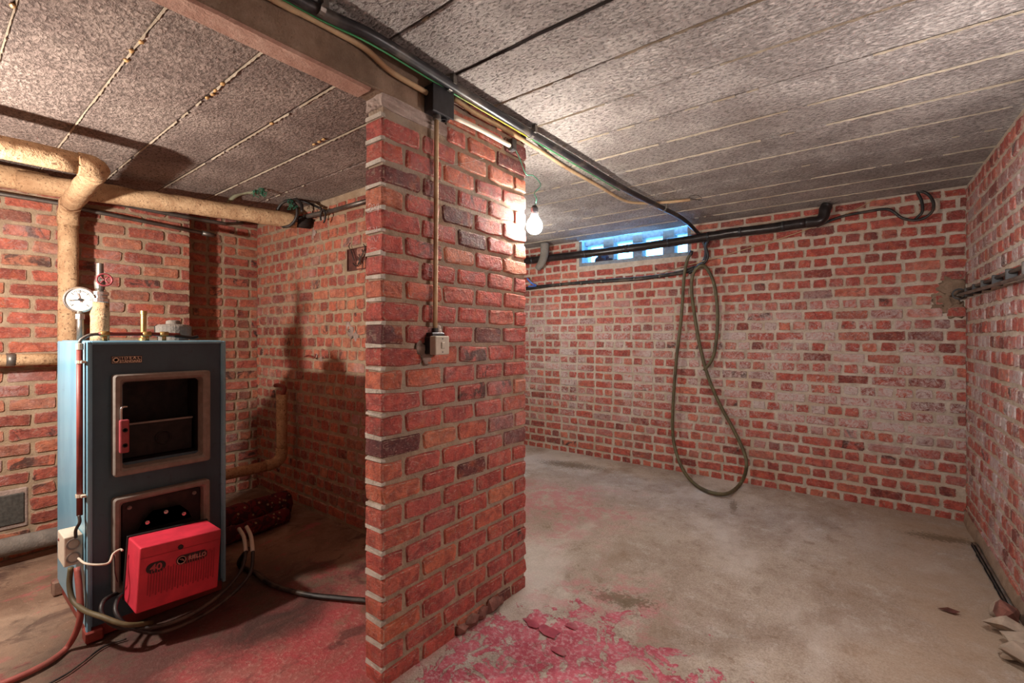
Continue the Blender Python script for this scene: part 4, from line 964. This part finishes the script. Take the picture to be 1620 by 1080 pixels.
# ------------------------------------------------------------ burner
roll = math.radians(3.4)*-1
bc = Vector((-2.15, .517, .385)); W_, H_, D_ = .274, .240, .155
t = burner = thing('oil_burner', 'bright red square oil burner mounted low on the boiler front', 'burner', (-2.25, .65, .26))
rotm = Matrix.Translation(bc)@Matrix.Rotation(roll, 4, 'X')@Matrix.Translation(-bc)
bm = bmesh.new(); box(bm, bc+Vector((-D_, 0, -H_)), bc+Vector((0, W_, 0)), .006, 3, rotm); fin('cover', bm, m_red, t)
bm = bmesh.new()      # louvre grooves: raised ribs on the lower half
m_redd = plain('louvre_red', srgb(166, 40, 56), .5, var=.1)
for k in range(26):
    y = .030+k*.0088; top = -.098+(.022 if k > 13 else 0)+(.006 if k % 2 else 0)
    box(bm, bc+Vector((-.001, y, -.190 if k % 2 else -.182)), bc+Vector((.0022, y+.0042, top)), .0008, 1, rotm)
o = fin('louvre_ribs', bm, m_redd, t); o['kind'] = 'stuff'
bm = bmesh.new(); box(bm, bc+Vector((-.0005, .003, -.042)), bc+Vector((.001, W_-.003, -.040)), 0, 1, rotm); fin('seam_line', bm, m_redd, t)
def oval(name, y, z, w_, h_, mat, par, x=.0, th=.002):
    bm = bmesh.new(); n = 10; F_ = []
    for s_ in (0, 1):
        P_ = []
        for (cy_, a0) in ((w_/2-h_/2, -90), (-w_/2+h_/2, 90)):
            for k in range(n+1):
                an = math.radians(a0+180*k/n); P_.append(bm.verts.new(rotm@(bc+Vector((x+s_*th, y+cy_+math.cos(an)*h_/2, z+math.sin(an)*h_/2)))))
        F_.append(P_)
    bm.faces.new(F_[0][::-1]); bm.faces.new(F_[1])
    for k in range(len(F_[0])): bm.faces.new((F_[0][k], F_[0][(k+1) % len(F_[0])], F_[1][(k+1) % len(F_[0])], F_[1][k]))
    return fin(name, bm, mat, par)
m_bad = plain('black_badge', srgb(34, 22, 24), .4)
m_bl = plain('badge_lettering', srgb(196, 150, 140), .5); m_bl2 = plain('dark_red_number', srgb(184, 76, 84), .5)
def loc(px, py): p = onX(px, py, -2.148); q = rotm.inverted()@p-bc; return q.y, q.z
y_, z_ = loc(304, 881); ob = oval('maker_badge', y_, z_, .108, .036, m_bad, t); ob['label'] = 'long black oval maker badge'
text('RIELLO', rotm@(bc+Vector((.0028, y_+.018, z_))), .021, m_bl, ob, roll=roll, bold=.0004, sx=.95)
bm = bmesh.new(); cc = rotm@(bc+Vector((.002, y_-.036, z_))); lathe(bm, cc, (1, 0, 0), [(.0155, 0), (.0155, .0012), (.0125, .0012), (.0125, 0)], 24)
for k in (0, 1): tube(bm, [cc+Vector((.0005, -.007+.006*k, .007)), cc+Vector((.0005, .0+.006*k, .0)), cc+Vector((.0005, .008, -.004-.003*k))], .0012, 5, 0)
fin('flame_emblem', bm, m_bl, ob)
y_, z_ = loc(247, 897); ob = oval('model_badge', y_, z_, .062, .040, m_bad, t); ob['label'] = 'black oval badge reading 40'
text('40', rotm@(bc+Vector((.0028, y_, z_))), .034, m_bl2, ob, roll=roll, bold=.001, sx=1.1)
y_, z_ = loc(286, 865); L('reset_button', rotm@(bc+Vector((0, y_, z_))), (1, 0, 0), [(.009, 0), (.009, .003), (.006, .004)], m_bad, t, 14)
Bx('rear_plate', bc+Vector((-D_-.012, -.003, -H_-.001)), bc+Vector((-D_, W_+.003, .004)), m_dark, t, .002, 1, rotm)
L('blast_tube', (-2.385, .65, .30), (1, 0, 0), [(.06, -.0), (.06, .075)], m_dark, t, 20)
bm = bmesh.new(); hexa = [(.555, .385), (.575, .425), (.605, .455), (.70, .452), (.73, .42), (.745, .385)]
f = bm.faces.new([bm.verts.new((-2.345, y, z)) for y, z in hexa]); bmesh.ops.solidify(bm, geom=[f], thickness=.008); fin('mounting_flange', bm, m_conc, t)
for y, z in ((.585, .415), (.648, .440), (.712, .413)): L('flange_bolt', (-2.337, y, z), (1, 0, 0), [(.008, -.002), (.008, .006), (.004, .006), (.004, .012)], m_chrome, t, 6)
# ------------------------------------------------------------ hoses and leads round the boiler
def PD(L_): 
    out = []
    for x, y, d in L_:
        p = atd(x, y, d)
        out.append(p)
    return out
hA = PD([(378, 836, 2.25), (386, 850, 2.2), (389, 872, 2.15), (380, 905, 2.05), (345, 943, 1.93), (295, 975, 1.82), (240, 992, 1.76), (190, 992, 1.72), (163, 974, 1.71), (163, 952, 1.74), (183, 939, 1.82), (205, 935, 1.93)])
hB = PD([(390, 833, 2.25), (397, 848, 2.2), (400, 872, 2.15), (394, 910, 2.05), (355, 950, 1.95), (305, 981, 1.84), (250, 1000, 1.77), (206, 992, 1.73), (184, 970, 1.73), (185, 950, 1.77), (194, 940, 1.82), (208, 940, 1.93)])
for P_, lb_ in ((hA, 'outer black oil hose looping below the red burner with a pale end'), (hB, 'inner black oil hose looping below the red burner with a pale end')):
    t = thing('oil_hose', lb_, 'hose', P_[5]); T('hose', P_[1:], .0075, m_cable, t, seg=8)
    T('pale_end', P_[:3], .009, m_white, t, seg=8)['label'] = 'pale sleeve end'
P_ = PD([(112, 897, 1.77), (110, 925, 1.765), (116, 950, 1.75), (135, 966, 1.72), (160, 975, 1.70), (200, 988, 1.71), (240, 985, 1.78)])
tag(T('power_cable', P_, .009, m_green, seg=8), 'dirty grey-brown cable dropping from the socket box and looping under the burner', 'cable')
P_ = PD([(122, 897, 1.78), (126, 940, 1.755), (127, 975, 1.74), (120, 1000, 1.74)])+[onZ(105, 1025, .012), onZ(80, 1045, .012), onZ(40, 1066, .012), onZ(-30, 1095, .012)]
tag(T('red_hose', P_, .0105, plain('dusty_red_hose', srgb(150, 78, 70), .6, var=.15, dirt=srgb(120, 84, 70)), seg=10), 'dusty red-brown hose curving from the boiler corner to the left floor edge', 'hose')
P_ = PD([(120, 850, 1.77), (120, 838, 1.76), (126, 826, 1.755), (125, 815, 1.76)])
tag(T('power_cable', P_, .0055, m_cable, seg=8), 'short dark cable from the red-brown conduit into the socket box', 'cable')
t = thing('socket_box', 'grimy white double socket box fixed to the left side of the boiler', 'socket', (-2.5, .37, .3))
sx0, sx1, sy0, sy1, sz0, sz1 = -2.545, -2.42, .350, .404, .295, .408
Bx('box', (sx0, sy0, sz0), (sx1, sy1, sz1), m_white, t, .004, 2)
for zz in (sz0+.030, sz0+.082):
    L('outlet', (sx1, (sy0+sy1)/2, zz), (1, 0, 0), [(.021, -.001), (.021, .003), (.017, .003), (.015, -.0005)], m_frame, t, 20)
L('screw', (sx0+.03, sy0, sz1-.03), (0, -1, 0), [(.006, 0), (.005, .003)], m_rust, t, 10)
t = thing('plug_lead', 'thin pale lead from the socket box across to the boiler door edge', 'cable', atd(150, 893, 1.72))
T('lead', PD([(124, 883, 1.765), (135, 891, 1.72), (155, 893, 1.72), (172, 890, 1.74), (179, 876, 1.77), (190, 869, 1.79), (194, 871, 1.79)]), .004, m_white, t, seg=8)
T('dark_tail', PD([(172, 892, 1.74), (180, 878, 1.77), (182, 905, 1.77), (186, 920, 1.79)]), .0022, m_cable, t, seg=6)
for off, lb_ in ((0, 'black supply pipe running across the dark floor to the partition'), (.03, 'second thinner black pipe lying beside the black supply pipe')):
    P_ = [onZ(x, y, .014) for x, y in ((378, 892), (402, 905), (432, 925), (480, 939), (530, 945), (585, 950))]
    P_ = [atd(392, 868, 2.25)] + [p+Vector((off, off*.3, 0)) for p in P_]
    tag(T('supply_pipe', P_, .011 if not off else .007, m_cable, seg=8), lb_, 'pipe')
# thin black lead on the floor in front of the boiler
tag(T('thin_lead', [onZ(x, y, .005) for x, y in ((200, 1010), (165, 1022), (130, 1048), (105, 1066), (70, 1085))], .0035, m_cable, seg=6), 'thin black lead lying on the floor in front of the boiler', 'cable')
bpy.context.view_layer.update()
